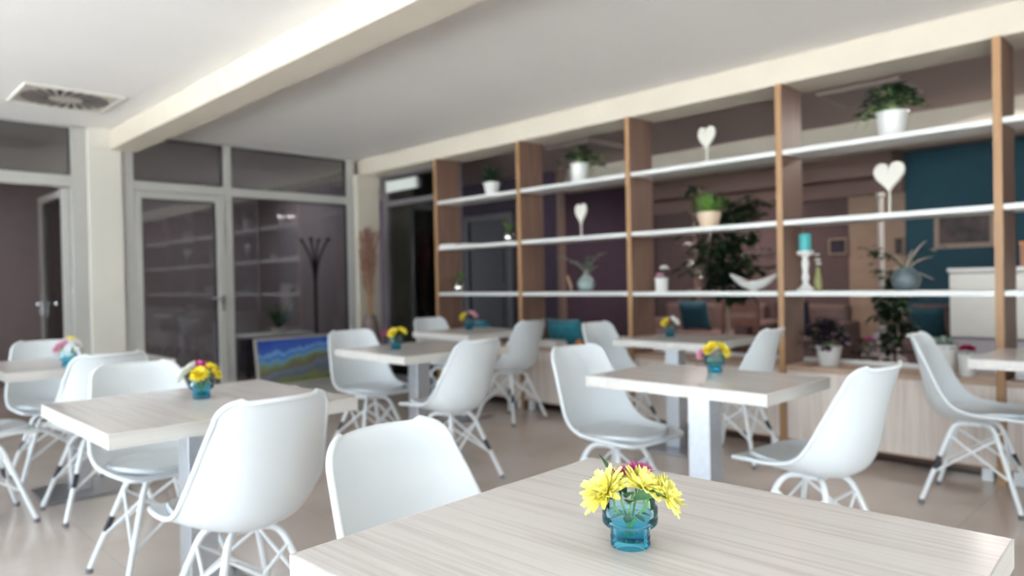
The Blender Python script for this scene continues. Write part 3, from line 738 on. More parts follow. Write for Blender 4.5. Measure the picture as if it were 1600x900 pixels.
for r, f, dr, df, dz, L, w in ((-.012, .014, -.38, .25, 1.0, .070, .017), (.004, -.012, .85, -.45, .55, .052, .019), (-.002, -.016, -.2, -.8, .25, .026, .016), (.012, -.004, .5, .2, .7, .03, .014), (-.006, -.004, .2, -.6, .6, .03, .018), (-.004, .01, -.3, .5, .9, .04, .015)):
    b = RIGHT2 * r + FWD2 * f; b.z = .074; d = RIGHT2 * dr + FWD2 * df; d.z = dz
    bm = BM(); leaf(bm, b, d, L, w, .35, seg=6, side=(RIGHT2 * .5 + Vector((0, 0, -.7 if dr > 0 else .8))).normalized() if abs(dr) > .5 else None); obj('leaf', bm, M['leaf'], t, smooth=True)
# stems and leaves under water in the nearest vase
bm = BM()
for k in range(7):
    a = k * .9; leaf(bm, (.012 * cos(a), .012 * sin(a), .05), (cos(a), sin(a), -.2), .022, .012, .1)
obj('submerged_leaves', bm, M['leaf'], t, smooth=True)
bouquet((1.0193, 2.6877, Z), 'blue tiered glass vase on the left table', 'left', [
    ('white_petal', -.056, -.014, .090, 55, .036, 'white chrysanthemum at the left of the bunch on the left table', 0),
    ('white_petal', -.034, -.006, .112, 40, .032, 'white chrysanthemum tucked up behind in the bunch on the left table', 0),
    ('magenta', .0, .004, .122, 15, .028, 'magenta chrysanthemum on top of the bunch on the left table', 0),
    ('yellow', .006, -.026, .092, 42, .034, 'yellow chrysanthemum at the front of the bunch on the left table', 0),
    ('yellow', .036, .008, .112, 30, .026, 'yellow chrysanthemum at the upper right of the bunch on the left table', 1),
    ('yellow', .060, -.002, .088, 60, .021, 'small yellow chrysanthemum at the far right of the bunch on the left table', 1)], 2)
bouquet((.975, 4.405, Z), 'blue tiered glass vase on the far left table', 'far left', [
    ('pink', -.030, -.012, .105, 45, .046, 'pale pink flower at the left of the bunch on the far left table', 2),
    ('yellow', .014, .012, .145, 20, .028, 'greenish yellow flower on top of the bunch on the far left table', 2),
    ('white_petal', .046, .0, .120, 50, .034, 'white flower at the right of the bunch on the far left table', 2)], 3)
bouquet((2.5744, 3.6576, Z), 'blue tiered glass vase on the table by the landscape picture', 'pic', [
    ('magenta', -.066, .0, .105, 60, .026, 'magenta flower at the left on the table by the landscape picture', 1),
    ('yellow', -.016, -.018, .105, 48, .036, 'round yellow flower in the middle on the table by the landscape picture', 1),
    ('yellow', .042, .004, .115, 40, .034, 'yellow flower at the right on the table by the landscape picture', 2)], 4)
bouquet((4.0137, 4.6236, Z), 'blue tiered glass vase on the table farthest back', 'back', [
    ('yellow', -.046, -.01, .115, 55, .042, 'yellow flower at the left on the table farthest back', 1),
    ('pink', .036, .0, .130, 40, .046, 'pink flower at the right on the table farthest back', 1)], 5)
bouquet((2.7549, 1.5749, Z), 'blue tiered glass vase on the middle right table', 'mid', [
    ('pink', -.062, -.006, .080, 70, .026, 'small pink flower drooping left on the middle right table', 0),
    ('yellow', -.022, -.012, .105, 42, .034, 'yellow flower at the left on the middle right table', 1),
    ('yellow', .032, -.012, .098, 48, .040, 'larger yellow flower at the right on the middle right table', 1)], 6)
bouquet((4.2563, 2.7742, Z), 'blue tiered glass vase on the table close to the shelf', 'shelf', [
    ('yellow', -.034, -.014, .100, 48, .036, 'yellow flower at the left on the table close to the shelf', 1),
    ('white_petal', .034, -.002, .108, 42, .042, 'white flower at the right on the table close to the shelf', 1)], 7)

# ------------------------------------------------------------------ pots and plants on the shelves
def pot(t, r0, r1, h, mat, name='pot', lip=.006):
    bm = BM(); lathe(bm, [(0, 0), (r0 * .94, 0), (r0, .006), (r1, h - .012), (r1 + lip, h - .010), (r1 + lip, h), (r1 - .004, h), (r1 - .008, h - .02), (0, h - .02)], 28)
    obj(name, bm, mat, t, smooth=True, angle=35)
    bm = BM(); lathe(bm, [(r1 - .0065, h - .021), (r1 - .0075, h - .016), (r1 * .5, h - .012), (0, h - .011)], 20); obj('soil', bm, M['soil'], t, smooth=True)
X = 4.72
# feathery plant, small white pot, top shelf
t = thing('potted_plant', 'small white pot with a feathery dark plant at the left end of the top shelf', 'potted plant', (X, 5.056, S1))
pot(t, .060, .080, .128, M['pot_white'])
rnd = random.Random(1); bm = BM(); sb = BM()
for k in range(30):
    a = rnd.uniform(0, 2 * pi); l = rnd.uniform(.10, .23); e = rnd.uniform(.5, 2.4)
    leaf(bm, (.012 * cos(a), .012 * sin(a), .15), (cos(a), sin(a), e), l, .017, .5)
    for q in range(3): leaf(bm, (.04 * cos(a), .04 * sin(a), .14 + .03 * e * q * .6), (cos(a + .6 * (q - 1)), sin(a + .6 * (q - 1)), .4), .07, .02, .3)
tube(sb, [(0, 0, .115), (0, 0, .17)], .014, 8)
obj('foliage', bm, M['leaf_dark'], t); obj('stem', sb, M['straw'], t, smooth=True)
# trailing ivy
def ivy(t, z, runs, leafsize, mat, seed, stems=True):
    rnd = random.Random(seed); bm = BM(); sb = BM()
    for (r, f, zz, n) in runs:
        e = RIGHT2 * r + FWD2 * f; e.z = zz
        pts = bez((0, 0, z), (e.x * .5, e.y * .5, max(z, zz) + .09), e, 8); tube(sb, pts, .0025, 5)
        for i in range(n):
            p = pts[rnd.randrange(2, 9)]
            a = rnd.uniform(0, 2 * pi); d = Vector((cos(a), sin(a), rnd.uniform(-.2, .5)))
            leaf(bm, p + Vector((rnd.uniform(-.02, .02), rnd.uniform(-.02, .02), rnd.uniform(-.015, .02))), d, leafsize * rnd.uniform(.8, 1.25), leafsize * .85, .4, seg=3, blunt=.5)
    obj('foliage', bm, mat, t); obj('stem', sb, M['stem'], t, smooth=True)
t = thing('potted_plant', 'white pot with a dark trailing plant on the top shelf, second bay from the left', 'potted plant', (X, 3.951, S1))
pot(t, .066, .078, .165, M['pot_white'])
ivy(t, .16, [(-.16, 0, .175, 12), (-.10, .03, .23, 12), (-.04, -.02, .26, 14), (.03, .02, .28, 14), (.09, 0, .22, 14), (.15, -.02, .15, 12), (.21, .0, .13, 7), (.28, -.02, .19, 4), (.12, -.04, .085, 9)], .05, M['leaf_dark'], 3)
t = thing('potted_plant', 'white pot with a dark bushy plant high on the top shelf at the right', 'potted plant', (X, 1.472, S1))
pot(t, .072, .088, .155, M['pot_white'])
ivy(t, .15, [(-.14, 0, .20, 16), (-.19, -.03, .12, 12), (-.17, .0, .05, 8), (-.10, .03, .26, 18), (-.03, -.02, .28, 20), (.04, .02, .29, 20), (.10, 0, .27, 18), (.16, .02, .22, 16), (.21, -.01, .18, 10), (-.23, 0, .06, 3), (.09, -.05, .12, 8)], .052, M['leaf_dark'], 5)
# spiky plant in beige bowl pot on the middle shelf
t = thing('potted_plant', 'beige rounded pot with a spiky green plant on the middle shelf', 'potted plant', (X, 2.725, S2))
bm = BM(); lathe(bm, [(0, 0), (.052, 0), (.066, .02), (.083, .07), (.087, .105), (.084, .115), (.078, .115), (.078, .098), (0, .098)], 28); obj('pot', bm, M['pot_beige'], t, smooth=True)
bm = BM(); lathe(bm, [(.077, .099), (.05, .104), (0, .106)], 20); obj('soil', bm, M['soil'], t, smooth=True)
rnd = random.Random(8); bm = BM()
for k in range(75):
    a = rnd.uniform(0, 2 * pi); el = rnd.uniform(.25, 2.2)
    leaf(bm, (.02 * cos(a), .02 * sin(a), .105), (cos(a), sin(a), el), rnd.uniform(.12, .21), .017, rnd.uniform(.2, .8))
obj('foliage', bm, M['leaf_bright'], t)
# glossy bulb vases
for (y, z, lab) in ((4.80, S2, 'small mirror-bright ball vase against an upright on the middle shelf'), (5.544, S3, 'small mirror-bright ball vase with a green sprig on the lowest shelf')):
    t = thing('ball_vase', lab, 'vase', (X - .03, y, z), 0, 'mirror-bright ball vases')
    bm = BM(); lathe(bm, [(0, 0), (.028, 0), (.05, .022), (.056, .05), (.046, .082), (.028, .098), (.024, .112), (.027, .118), (.020, .118), (.018, .10), (0, .09)], 28); obj('vase_body', bm, M['silver'], t, smooth=True)
    bm = BM(); rnd = random.Random(int(y * 10))
    for k in range(10):
        a = rnd.uniform(0, 2 * pi); leaf(bm, (0, 0, .10), (cos(a) * .6, sin(a) * .6, rnd.uniform(.5, 1.8)), rnd.uniform(.07, .16), .03, .4)
    obj('sprig', bm, M['leaf_bright'], t)
    bm = BM()
    for k in range(9):
        a = rnd.uniform(0, 2 * pi); leaf(bm, (0, 0, .115), (cos(a), sin(a), rnd.uniform(.0, .5)), rnd.uniform(.10, .2), .022, .15)
    obj('blade', bm, M['leaf_dark'], t)
# hearts on sticks
def heart(y, z, w, h, stick, label):
    t = thing('heart_ornament', label, 'ornament', (X - .02, y, z), radians(-12), 'white hearts on sticks')
    def outline(k):
        pts = []
        for i in range(48):
            a = 2 * pi * i / 48
            hx = 16 * sin(a) ** 3; hz = 13 * cos(a) - 5 * cos(2 * a) - 2 * cos(3 * a) - cos(4 * a)
            pts.append((hx / 32 * w * k, (hz + 17) / 29 * h * k + h * .5 * (1 - k)))
        return pts
    bm = BM(); rings = []
    for (k, dx) in ((.93, -.013), (1.0, -.008), (1.0, .008), (.93, .013)):
        rings.append([bm.verts.new((dx, -px, stick + pz)) for px, pz in outline(k)])
    for a, b in zip(rings[:-1], rings[1:]):
        for i in range(48): bm.faces.new((a[i], b[i], b[(i + 1) % 48], a[(i + 1) % 48]))
    bm.faces.new(rings[0]); bm.faces.new(rings[-1][::-1])
    obj('heart', bm, M['heart'], t, smooth=True)
    for k in (.72, .5, .28):
        bm = BM(); pts = [(-.0135, -px, stick + pz) for px, pz in outline(k)]; tube(bm, pts + pts[:2], .0028, 6, cap=False); obj('carved_ring', bm, M['heart'], t, smooth=True)
    bm = BM(); tube(bm, [(0, 0, .004), (0, 0, stick + h * .10)], .0065, 8); obj('stick', bm, M['heart'], t, smooth=True)
    bm = BM(); lathe(bm, [(0, 0), (.028, 0), (.028, .004), (.012, .008), (0, .008)], 20); obj('foot', bm, M['heart'], t, smooth=True)
heart(2.721, S1, .160, .175, .10, 'white wooden heart on a stick on the top shelf')
heart(3.927, S2, .145, .180, .105, 'white wooden heart on a stick on the middle shelf, left of the spiky plant')
heart(1.486, S2, .190, .190, .125, 'largest white wooden heart on a stick, on the middle shelf at the right')
# books lying on the middle shelf
for (y0, y1, z, h, m, lab) in ((5.48, 5.71, S2, .022, 'paper', 'pale book lying flat at the left end of the middle shelf'), (5.27, 5.46, S2, .016, 'cover_brown', 'thin brown book lying flat beside the pale one on the middle shelf')):
    t = thing('book', lab, 'book', (X - .08, (y0 + y1) / 2, z), 0, 'books on the middle shelf'); w = (y1 - y0) / 2
    bm = BM(); box(bm, -.06, .10, -w, w, 0, .003); box(bm, -.06, .10, -w, w, h - .003, h); box(bm, .097, .10, -w, w, .003, h - .003); obj('cover', bm, M[m], t)
    bm = BM(); box(bm, -.057, .096, -w + .003, w - .003, .003, h - .003); obj('pages', bm, M['paper'], t)
# celadon vase with eucalyptus
t = thing('round_vase', 'grey-green round vase with eucalyptus sprigs on the lowest shelf', 'vase', (X, 3.903, S3))
bm = BM(); lathe(bm, [(0, 0), (.038, 0), (.06, .018), (.075, .06), (.066, .10), (.038, .128), (.028, .145), (.032, .152), (.024, .152), (.022, .14), (0, .11)], 28); obj('vase_body', bm, M['vase_green'], t, smooth=True)
bm = BM(); sb = BM(); rnd = random.Random(4)
for (r, f, z, n) in ((-.21, 0, .30, 14), (-.10, .02, .26, 10), (.02, -.02, .28, 16), (.06, .02, .25, 14), (.14, .0, .32, 12), (-.02, .04, .24, 12), (.10, 0, .22, 8)):
    e = RIGHT2 * r + FWD2 * f; e.z = z; pts = bez((0, 0, .14), (e.x * .3, e.y * .3, z * .9), e, 8); tube(sb, pts, .003, 5)
    for i in range(n):
        p = pts[rnd.randrange(2, 9)]; a = rnd.uniform(0, 2 * pi); leaf(bm, p, (cos(a), sin(a), rnd.uniform(-.2, .6)), .045, .036, .2, seg=3, blunt=.6)
obj('foliage', bm, M['eucalyptus'], t); obj('stem', sb, M['twig'], t, smooth=True)
t = thing('dry_pod', 'slim brown dried pod leaning beside the grey-green vase', 'dried pod', (X - .06, 4.02, S3))
bm = BM(); tube(bm, [(0, .0, .004), (.01, .012, .05), (.02, .05, .12), (.03, .06, .15)], [.007, .011, .010, .003], 8); obj('pod', bm, M['husk'], t, smooth=True)
# small white pot with white flower
t = thing('potted_plant', 'small white pot with one white and one pinkish bloom on the lowest shelf', 'potted plant', (X, 3.145, S3))
pot(t, .048, .052, .108, M['pot_white'], lip=.003)
bm = BM(); tube(bm, bez((0, 0, .09), (.005, -.01, .15), (.01, -.02, .175), 6), .003, 6); tube(bm, bez((0, 0, .09), (-.01, -.002, .11), (-.02, .0, .125), 6), .003, 6); obj('stem', bm, M['stem'], t, smooth=True)
hb = head_mesh(.036, random.Random(2)); bmesh.ops.transform(hb, matrix=Matrix.Translation((.01, -.02, .178)), verts=hb.verts[:]); obj('blossom', hb, M['white_petal'], t, smooth=True)
hb = head_mesh(.030, random.Random(3)); bmesh.ops.transform(hb, matrix=Matrix.Translation((-.02, 0, .122)), verts=hb.verts[:]); obj('blossom', hb, M['pink'], t, smooth=True)
bm = BM()
for k in range(9):
    a = k * .7; leaf(bm, (0, 0, .095), (cos(a), sin(a), .5), .08, .035, .6)
obj('foliage', bm, M['leaf_dark'], t)
# boat-shaped bowl with pods
t = thing('boat_bowl', 'white crescent-shaped bowl with upswept ends on the lowest shelf', 'bowl', (X, 2.383, S3))
bm = BM(); rows = []; NL, NW = 24, 12
for i in range(NL + 1):
    u = -1 + 2 * i / NL; hw = .072 * max(.02, (1 - abs(u) ** 2.2)) ** .75; zb = .105 * abs(u) ** 2.0; ztop = .058 + .062 * abs(u) ** 1.8
    rows.append([bm.verts.new((hw * (-1 + 2 * j / NW), -u * .182, zb + (ztop - zb) * abs(-1 + 2 * j / NW) ** 2.2)) for j in range(NW + 1)])
for a, b in zip(rows[:-1], rows[1:]):
    for j in range(NW): bm.faces.new((a[j], a[j + 1], b[j + 1], b[j]))
bmesh.ops.recalc_face_normals(bm, faces=bm.faces[:]); bmesh.ops.solidify(bm, geom=bm.faces[:], thickness=.006)
for v in bm.verts: v.co.z += .0065
obj('bowl_body', bm, M['pot_white'], t, smooth=True)
bm = BM(); lathe(bm, [(0, 0), (.035, 0), (.03, .009), (0, .009)], 20); obj('foot', bm, M['pot_white'], t, smooth=True)
for k, (dy, r, lab) in enumerate(((.055, .030, 'larger dried pod at the left in the white crescent bowl'), (-.012, .024, 'middle dried pod in the white crescent bowl'), (-.068, .022, 'dried pod at the right in the white crescent bowl'))):
    bm = BM(); lathe(bm, [(0, -r * .8), (r * .6, -r * .7), (r, -.0), (r * .85, r * .5), (r * .3, r * .85), (0, r * .75)], 12)
    o = obj('dried_pod', bm, M['husk'], None, smooth=True, loc=(X, 2.383 + dy, S3 + .024 + r * .8 + .10 * (abs(dy) / .182) ** 2)); tag(o, lab, 'dried pod', 'pods in the crescent bowl')
# candle holder and candle
t = thing('candle_holder', 'white turned wooden candle holder carrying the teal candle', 'candle holder', (X - .02, 2.009, S3))
bm = BM(); lathe(bm, [(0, 0), (.054, 0), (.056, .012), (.044, .022), (.030, .034), (.019, .05), (.017, .062), (.024, .075), (.026, .092), (.020, .11), (.018, .135), (.023, .16), (.026, .18), (.022, .20), (.017, .215), (.021, .226), (.030, .234), (.053, .242), (.055, .262), (.048, .266), (.048, .264), (0, .264)], 32)
obj('turned_stem', bm, M['holder'], t, smooth=True)
t = thing('pillar_candle', 'teal pillar candle standing on the white holder', 'candle', (X - .02, 2.009, S3 + .2645))
bm = BM(); lathe(bm, [(0, 0), (.036, 0), (.038, .003), (.038, .108), (.035, .112), (.012, .108), (0, .107)], 28); obj('wax', bm, M['candle'], t, smooth=True)
bm = BM(); tube(bm, [(0, 0, .105), (.001, 0, .118)], .0015, 6); obj('wick', bm, M['black'], t)
# small green thing behind the holder: little vase with pale blooms
t = thing('bud_vase', 'small green bud vase just behind the candle holder', 'vase', (X + .07, 1.965, S3))
bm = BM(); lathe(bm, [(0, 0), (.022, 0), (.028, .03), (.024, .08), (.013, .12), (.011, .15), (.014, .156), (.009, .156), (.009, .12), (0, .10)], 20); obj('vase_body', bm, pmat('olive_glaze', (.30, .30, .12), .35), t, smooth=True)
bm = BM(); tube(bm, [(0, 0, .11), (-.01, -.004, .23)], .0022, 6); obj('stem', bm, M['stem'], t)
for dz, dy in ((.175, -.012), (.20, -.006), (.235, -.002)):
    hb = head_mesh(.018, random.Random(int(dz * 1000))); bmesh.ops.transform(hb, matrix=Matrix.Translation((-.012, dy, dz)), verts=hb.verts[:]); obj('blossom', hb, M['white_petal'], t, smooth=True)
# slate vase with dry branches
t = thing('round_vase', 'dark slate round vase with dry blades and leaves on the lowest shelf at right', 'vase', (X + .04, 1.42, S3))
bm = BM(); lathe(bm, [(0, 0), (.045, 0), (.07, .02), (.083, .065), (.072, .105), (.045, .13), (.036, .14), (.030, .14), (.03, .12), (0, .10)], 28); obj('vase_body', bm, M['vase_slate'], t, smooth=True)
bm = BM(); sb = BM(); rnd = random.Random(14)
for (r, f, z) in ((.13, 0, .30), (.16, -.02, .06), (.18, .02, .20), (-.08, 0, .22), (.06, .02, .25), (-.14, .0, .12)):
    e = RIGHT2 * r + FWD2 * f; e.z = z
    pts = bez((0, 0, .12), (e.x * .45, e.y * .45, .12 + (z - .12) * .6 + .03), e, 7)
    tube(sb, pts, [.0035, .004, .005, .0055, .005, .004, .003, .0015], 6)
obj('dry_blade', sb, M['twig'], t, smooth=True)
for (r, z, n) in ((-.21, .24, 14), (-.16, .20, 16), (-.12, .22, 10), (.17, .24, 6), (-.02, .18, 8)):
    for k in range(n):
        e = RIGHT2 * (r + rnd.uniform(-.05, .05)); a = rnd.uniform(0, 2 * pi); leaf(bm, (e.x, e.y, z + rnd.uniform(-.035, .035)), (cos(a), sin(a), rnd.uniform(-.3, .4)), .05, .03, .3, seg=3)
for r, z in ((-.21, .24), (-.12, .22), (.17, .24), (-.02, .18)):
    e = RIGHT2 * r; tube(bm, bez((0, 0, .12), (e.x * .5, e.y * .5, z), (e.x, e.y, z), 6), .003, 5)
obj('foliage', bm, M['leaf_dark'], t)

# ------------------------------------------------------------------ things on the cabinet top
def cushion(x, y, z, w, h, th, rotz, lean, mat, label, name='cushion'):
    bm = pillow_mesh(w, h, th)
    bmesh.ops.transform(bm, matrix=Matrix.Rotation(radians(lean), 4, 'X'), verts=bm.verts[:])
    zm = min(v.co.z for v in bm.verts)
    for v in bm.verts: v.co.z -= zm
    o = obj(name, bm, mat, None, smooth=True, loc=(x, y, z), rotz=radians(rotz), angle=180); tag(o, label, 'cushion', 'teal and navy cushions'); return o
# bench seat behind the cabinets carries the cushions
t = thing('window_bench', 'low upholstered bench behind the cabinets under the left shelf bays', 'bench', (5.25, 5.25, 0))
bm = BM(); box(bm, -.28, .28, -1.25, 1.05, .08, .40); obj('bench_base', bm, M['lounge_wall'], t, bevel=.005)
bm = BM(); box(bm, -.28, .28, -1.25, 1.05, .40, .49); obj('seat_cushion', bm, M['sofa_fabric'], t, bevel=.025)
for sx in (-.22, .22):
    for sy in (-1.18, .98):
        bm = BM(); box(bm, sx - .02, sx + .02, sy - .02, sy + .02, 0, .08); obj('leg', bm, M['coat_dark'], t)
cushion(5.12, 4.47, .49, .42, .31, .14, 92, -12, M['teal_fabric'], 'teal velvet cushion behind the second shelf bay above the white booklets')
cushion(5.12, 5.78, .49, .50, .27, .14, 92, -12, M['teal_fabric'], 'teal velvet cushion low behind the first shelf bay at the far left')
for k, (dz, dy, rz) in enumerate(((0, 0, 0), (.018, -.004, 3), (.036, .006, -2))):
    t = thing('booklet', ['bottom white booklet of the stack on the cabinet top', 'middle white booklet of the stack on the cabinet top', 'top white booklet of the stack on the cabinet top'][k], 'booklet', (4.70, 4.29 + dy, CT + dz), radians(rz), 'booklet stack on the cabinet')
    bm = BM(); box(bm, -.075, .075, -.105, .105, .0018, .0162); obj('pages', bm, M['paper'], t)
    bm = BM(); box(bm, -.077, .077, -.107, .107, 0, .0018); box(bm, -.077, .077, -.107, .107, .0162, .018); obj('cover', bm, M['paper'], t)
t = thing('pumpkin', 'small orange pumpkin on the cabinet top', 'pumpkin', (4.72, 3.99, CT))
bm = BM(); prof = [(0, .008), (.02, .0), (.037, .012), (.045, .035), (.036, .058), (.016, .066), (0, .060)]; lathe(bm, prof, 40)
for v in bm.verts:
    a = math.atan2(v.co.y, v.co.x); k = 1 - .10 * abs(sin(a * 5)) ** .5 * (1 if v.co.xy.length > .01 else 0); v.co.x *= 1.0 * k; v.co.y *= k
obj('rind', bm, M['pumpkin'], t, smooth=True)
bm = BM(); tube(bm, [(0, 0, .058), (.002, 0, .072), (.008, .003, .082)], [.006, .004, .005], 8); obj('stalk', bm, M['twig'], t, smooth=True)
t = thing('white_rose_dish', 'small white flower in a low dish beside the third upright on the cabinet top', 'flower dish', (4.74, 3.52, CT))
bm = BM(); lathe(bm, [(0, 0), (.035, 0), (.05, .05), (.05, .09), (.046, .09), (.045, .055), (0, .03)], 24); obj('dish', bm, M['pot_white'], t, smooth=True)
hb = head_mesh(.05, random.Random(5)); bmesh.ops.transform(hb, matrix=Matrix.Translation((0, 0, .085)), verts=hb.verts[:]); obj('blossom', hb, M['white_petal'], t, smooth=True)
# purple-leaved plant in white pot
t = thing('potted_plant', 'white pot with a dark purple-leaved plant on the cabinet top', 'potted plant', (4.71, 1.87, CT))
pot(t, .062, .080, .125, M['pot_white'])
ivy(t, .12, [(-.13, 0, .17, 30), (-.09, .02, .24, 34), (-.03, -.02, .26, 34), (.04, .02, .25, 34), (.09, 0, .21, 30), (.13, .0, .13, 20), (-.14, -.02, .11, 18), (.0, -.06, .18, 26)], .06, M['leaf_purple'], 9)
bm = BM()
for k in range(5): leaf(bm, (-.075 + .008 * k, -.02 * (k % 2) - .005, .128), (-.6, .3 * (k - 2), -.15), .06, .035, .4, blunt=.5)
obj('bract', bm, pmat('mauve_bract', (.085, .028, .055), .5), t)
# right pot pair
t = thing('potted_plant', 'white tapered pot with a pale grey-green succulent on the cabinet top at right', 'potted plant', (4.73, 1.215, CT))
pot(t, .066, .088, .170, M['pot_white'])
bm = BM(); rnd = random.Random(3)
for (cx, cy, s) in ((0, 0, 1), (-.035, .03, .8), (.035, -.03, .75)):
    for L_ in range(3):
        for k in range(9):
            a = 2 * pi * k / 9 + L_ * .35; leaf(bm, (cx, cy, .16 + .012 * L_), (cos(a), sin(a), .35 + .6 * L_), (.062 - .012 * L_) * s, .026 * s, -.3, seg=3)
obj('rosette', bm, M['succulent'], t)
bm = BM()
for k in range(14):
    a = rnd.uniform(0, 6.28); leaf(bm, (.05 * cos(a), .05 * sin(a), .155), (cos(a), sin(a), .1), .05, .03, .5, seg=3)
obj('lower_leaf', bm, M['leaf_dark'], t)
t = thing('potted_flower', 'slim white pot with one crimson bloom on the cabinet top at right', 'potted plant', (4.655, 1.075, CT))
pot(t, .040, .050, .125, M['pot_white'], lip=.003)
bm = BM(); tube(bm, [(0, 0, .10), (-.004, 0, .15)], .003, 6); obj('stem', bm, M['stem'], t)
hb = head_mesh(.042, random.Random(6)); bmesh.ops.transform(hb, matrix=Matrix.Translation((-.004, 0, .150)), verts=hb.verts[:]); obj('blossom', hb, M['crimson'], t, smooth=True)
for (z, m, lab) in ((CT, 'cover_violet', 'violet book lying under another below the right table corner'), (CT + .022, 'paper', 'pale book lying on the violet one below the right table corner')):
    t = thing('book', lab, 'book', (4.70, .74, z), 0, 'books on the cabinet at right')
    bm = BM(); box(bm, -.07, .09, -.11, .11, 0, .003); box(bm, -.07, .09, -.11, .11, .019, .022); box(bm, .087, .09, -.11, .11, .003, .019); obj('cover', bm, M[m], t)
    bm = BM(); box(bm, -.067, .086, -.107, .107, .003, .019); obj('pages', bm, M['paper'], t)

# ------------------------------------------------------------------ floor vase with grasses, picture, coat stand
t = thing('floor_vase', 'tall brown floor vase holding dried reddish grasses by the pillar', 'vase', (4.50, 6.88, 0))
bm = BM(); lathe(bm, [(0, 0), (.07, 0), (.08, .01), (.105, .30), (.105, .55), (.085, .72), (.06, .79), (.058, .815), (.052, .815), (.05, .78), (0, .70)], 32); obj('vase_body', bm, M['vase_brown'], t, smooth=True)
t = thing('dried_grasses', 'tall bunch of reddish dried grasses standing in the brown floor vase', 'dried grass', (4.50, 6.88, .71)); 
rnd = random.Random(21); sb = BM(); pb = BM()
for k in range(110):
    r = rnd.gauss(-.01, .075); f = rnd.gauss(0, .05); z = rnd.uniform(.50, 1.12) - .5 * abs(r)
    r = max(-.15, min(.15, r)) * (z / 1.0); f = max(-.09, min(.05, f))
    e = RIGHT2 * r + FWD2 * f; e.z = z
    a0 = RIGHT2 * rnd.uniform(-.03, .03) + FWD2 * rnd.uniform(-.03, .03)
    pts = bez((a0.x, a0.y, 0), (a0.x + e.x * .18, a0.y + e.y * .18, z * .62), e, 7); tube(sb, pts, .002, 4)
    d = (pts[-1] - pts[-3]).normalized(); tube(pb, [pts[-1] - d * .26, pts[-1] - d * .16, pts[-1] - d * .05, pts[-1] + d * .02], [.002, .006, .005, .0015], 6)
    for q in range(7):
        p = pts[-1] - d * rnd.uniform(0, .24); a = rnd.uniform(0, 6.28); leaf(pb, p, (cos(a) * .6, sin(a) * .6, .9), .045, .012, .2, seg=3)
obj('stalks', sb, M['straw'], t, smooth=True); obj('plumes', pb, M['grass'], t)
# landscape picture leaning on the glass
t = thing('landscape_picture', 'framed blue and green landscape picture leaning against the glass partition', 'picture', (3.62, 6.95, .0), 0)
bm = BM(); W, Hh, FW = .86, .50, .022
box(bm, -W / 2, W / 2, -.014, .014, 0, FW); box(bm, -W / 2, W / 2, -.014, .014, Hh - FW, Hh); box(bm, -W / 2, -W / 2 + FW, -.014, .014, FW, Hh - FW); box(bm, W / 2 - FW, W / 2, -.014, .014, FW, Hh - FW)
obj('frame', bm, M['frame_pale'], t, bevel=.003)
bm = BM(); box(bm, -W / 2 + FW, W / 2 - FW, -.006, .008, FW, Hh - FW); obj('picture_panel', bm, M['painting'], t)
t.rotation_euler = (radians(-10), 0, 0); t.location = (3.62, 6.925, .1275)
bm = BM(); box(bm, 3.0, 4.40, PY - .40, PY - .04, 0, .125); struct('trim_4', bm, M['alu'], bevel=.006)
# coat stand behind the glass
t = thing('coat_stand', 'dark bentwood coat stand with reddish knobs seen behind the glass', 'coat stand', (4.42, 7.95, 0))
bm = BM(); tube(bm, [(0, 0, .06), (0, 0, 1.42)], .020, 10); obj('pole', bm, M['coat_dark'], t, smooth=True)
for k in range(4):
    a = k * pi / 2 + .8; c, s = cos(a), sin(a)
    bm = BM(); tube(bm, bez((.012 * c, .012 * s, 1.22), (.02 * c, .02 * s, 1.5), (.16 * c, .16 * s, 1.70), 10), .013, 8); am = obj('arm', bm, M['coat_dark'], t, smooth=True)
    bm = BM(); bmesh.ops.create_icosphere(bm, subdivisions=2, radius=.028, matrix=Matrix.Translation((.165 * c, .165 * s, 1.715))); obj('knob', bm, M['coat_red'], am, smooth=True)
    bm = BM(); tube(bm, bez((.015 * c, .015 * s, .35), (.05 * c, .05 * s, .06), (.26 * c, .26 * s, .014), 10), .014, 8); obj('foot', bm, M['coat_dark'], t, smooth=True)
bm = BM(); tube(bm, [(.17 * cos(x * pi / 8), .17 * sin(x * pi / 8), .52) for x in range(17)], .009, 8, cap=False)
for k in range(4):
    a = k * pi / 2 + .8; tube(bm, [(.018 * cos(a), .018 * sin(a), .52), (.17 * cos(a), .17 * sin(a), .52)], .006, 6)
obj('umbrella_ring', bm, M['coat_dark'], t, smooth=True)
# low cupboard with a plant behind the glass
t = thing('low_cupboard', 'low white-topped cupboard behind the glass, beyond the landscape picture', 'cupboard', (4.35, 8.95, 0))
bm = BM(); box(bm, -.48, .48, -.22, .22, .06, .50); obj('body', bm, M['door_grey'], t, bevel=.004)
bm = BM(); box(bm, -.50, .50, -.24, .24, .50, .53); obj('top_board', bm, M['counter'], t, bevel=.004)
for sx in (-.43, .43):
    for sy in (-.17, .17):
        bm = BM(); box(bm, sx - .02, sx + .02, sy - .02, sy + .02, 0, .06); obj('leg', bm, M['coat_dark'], t)
t = thing('potted_plant', 'dark green bushy plant in a white pot on the cupboard behind the glass', 'potted plant', (4.42, 8.95, .53))
pot(t, .08, .10, .07, M['pot_white'])
bm = BM(); rnd = random.Random(31)
for k in range(60):
    a = rnd.uniform(0, 6.28); leaf(bm, (.02 * cos(a), .02 * sin(a), .07), (cos(a), sin(a), rnd.uniform(.9, 4)), rnd.uniform(.15, .42), .03, .4)
obj('foliage', bm, M['leaf'], t)

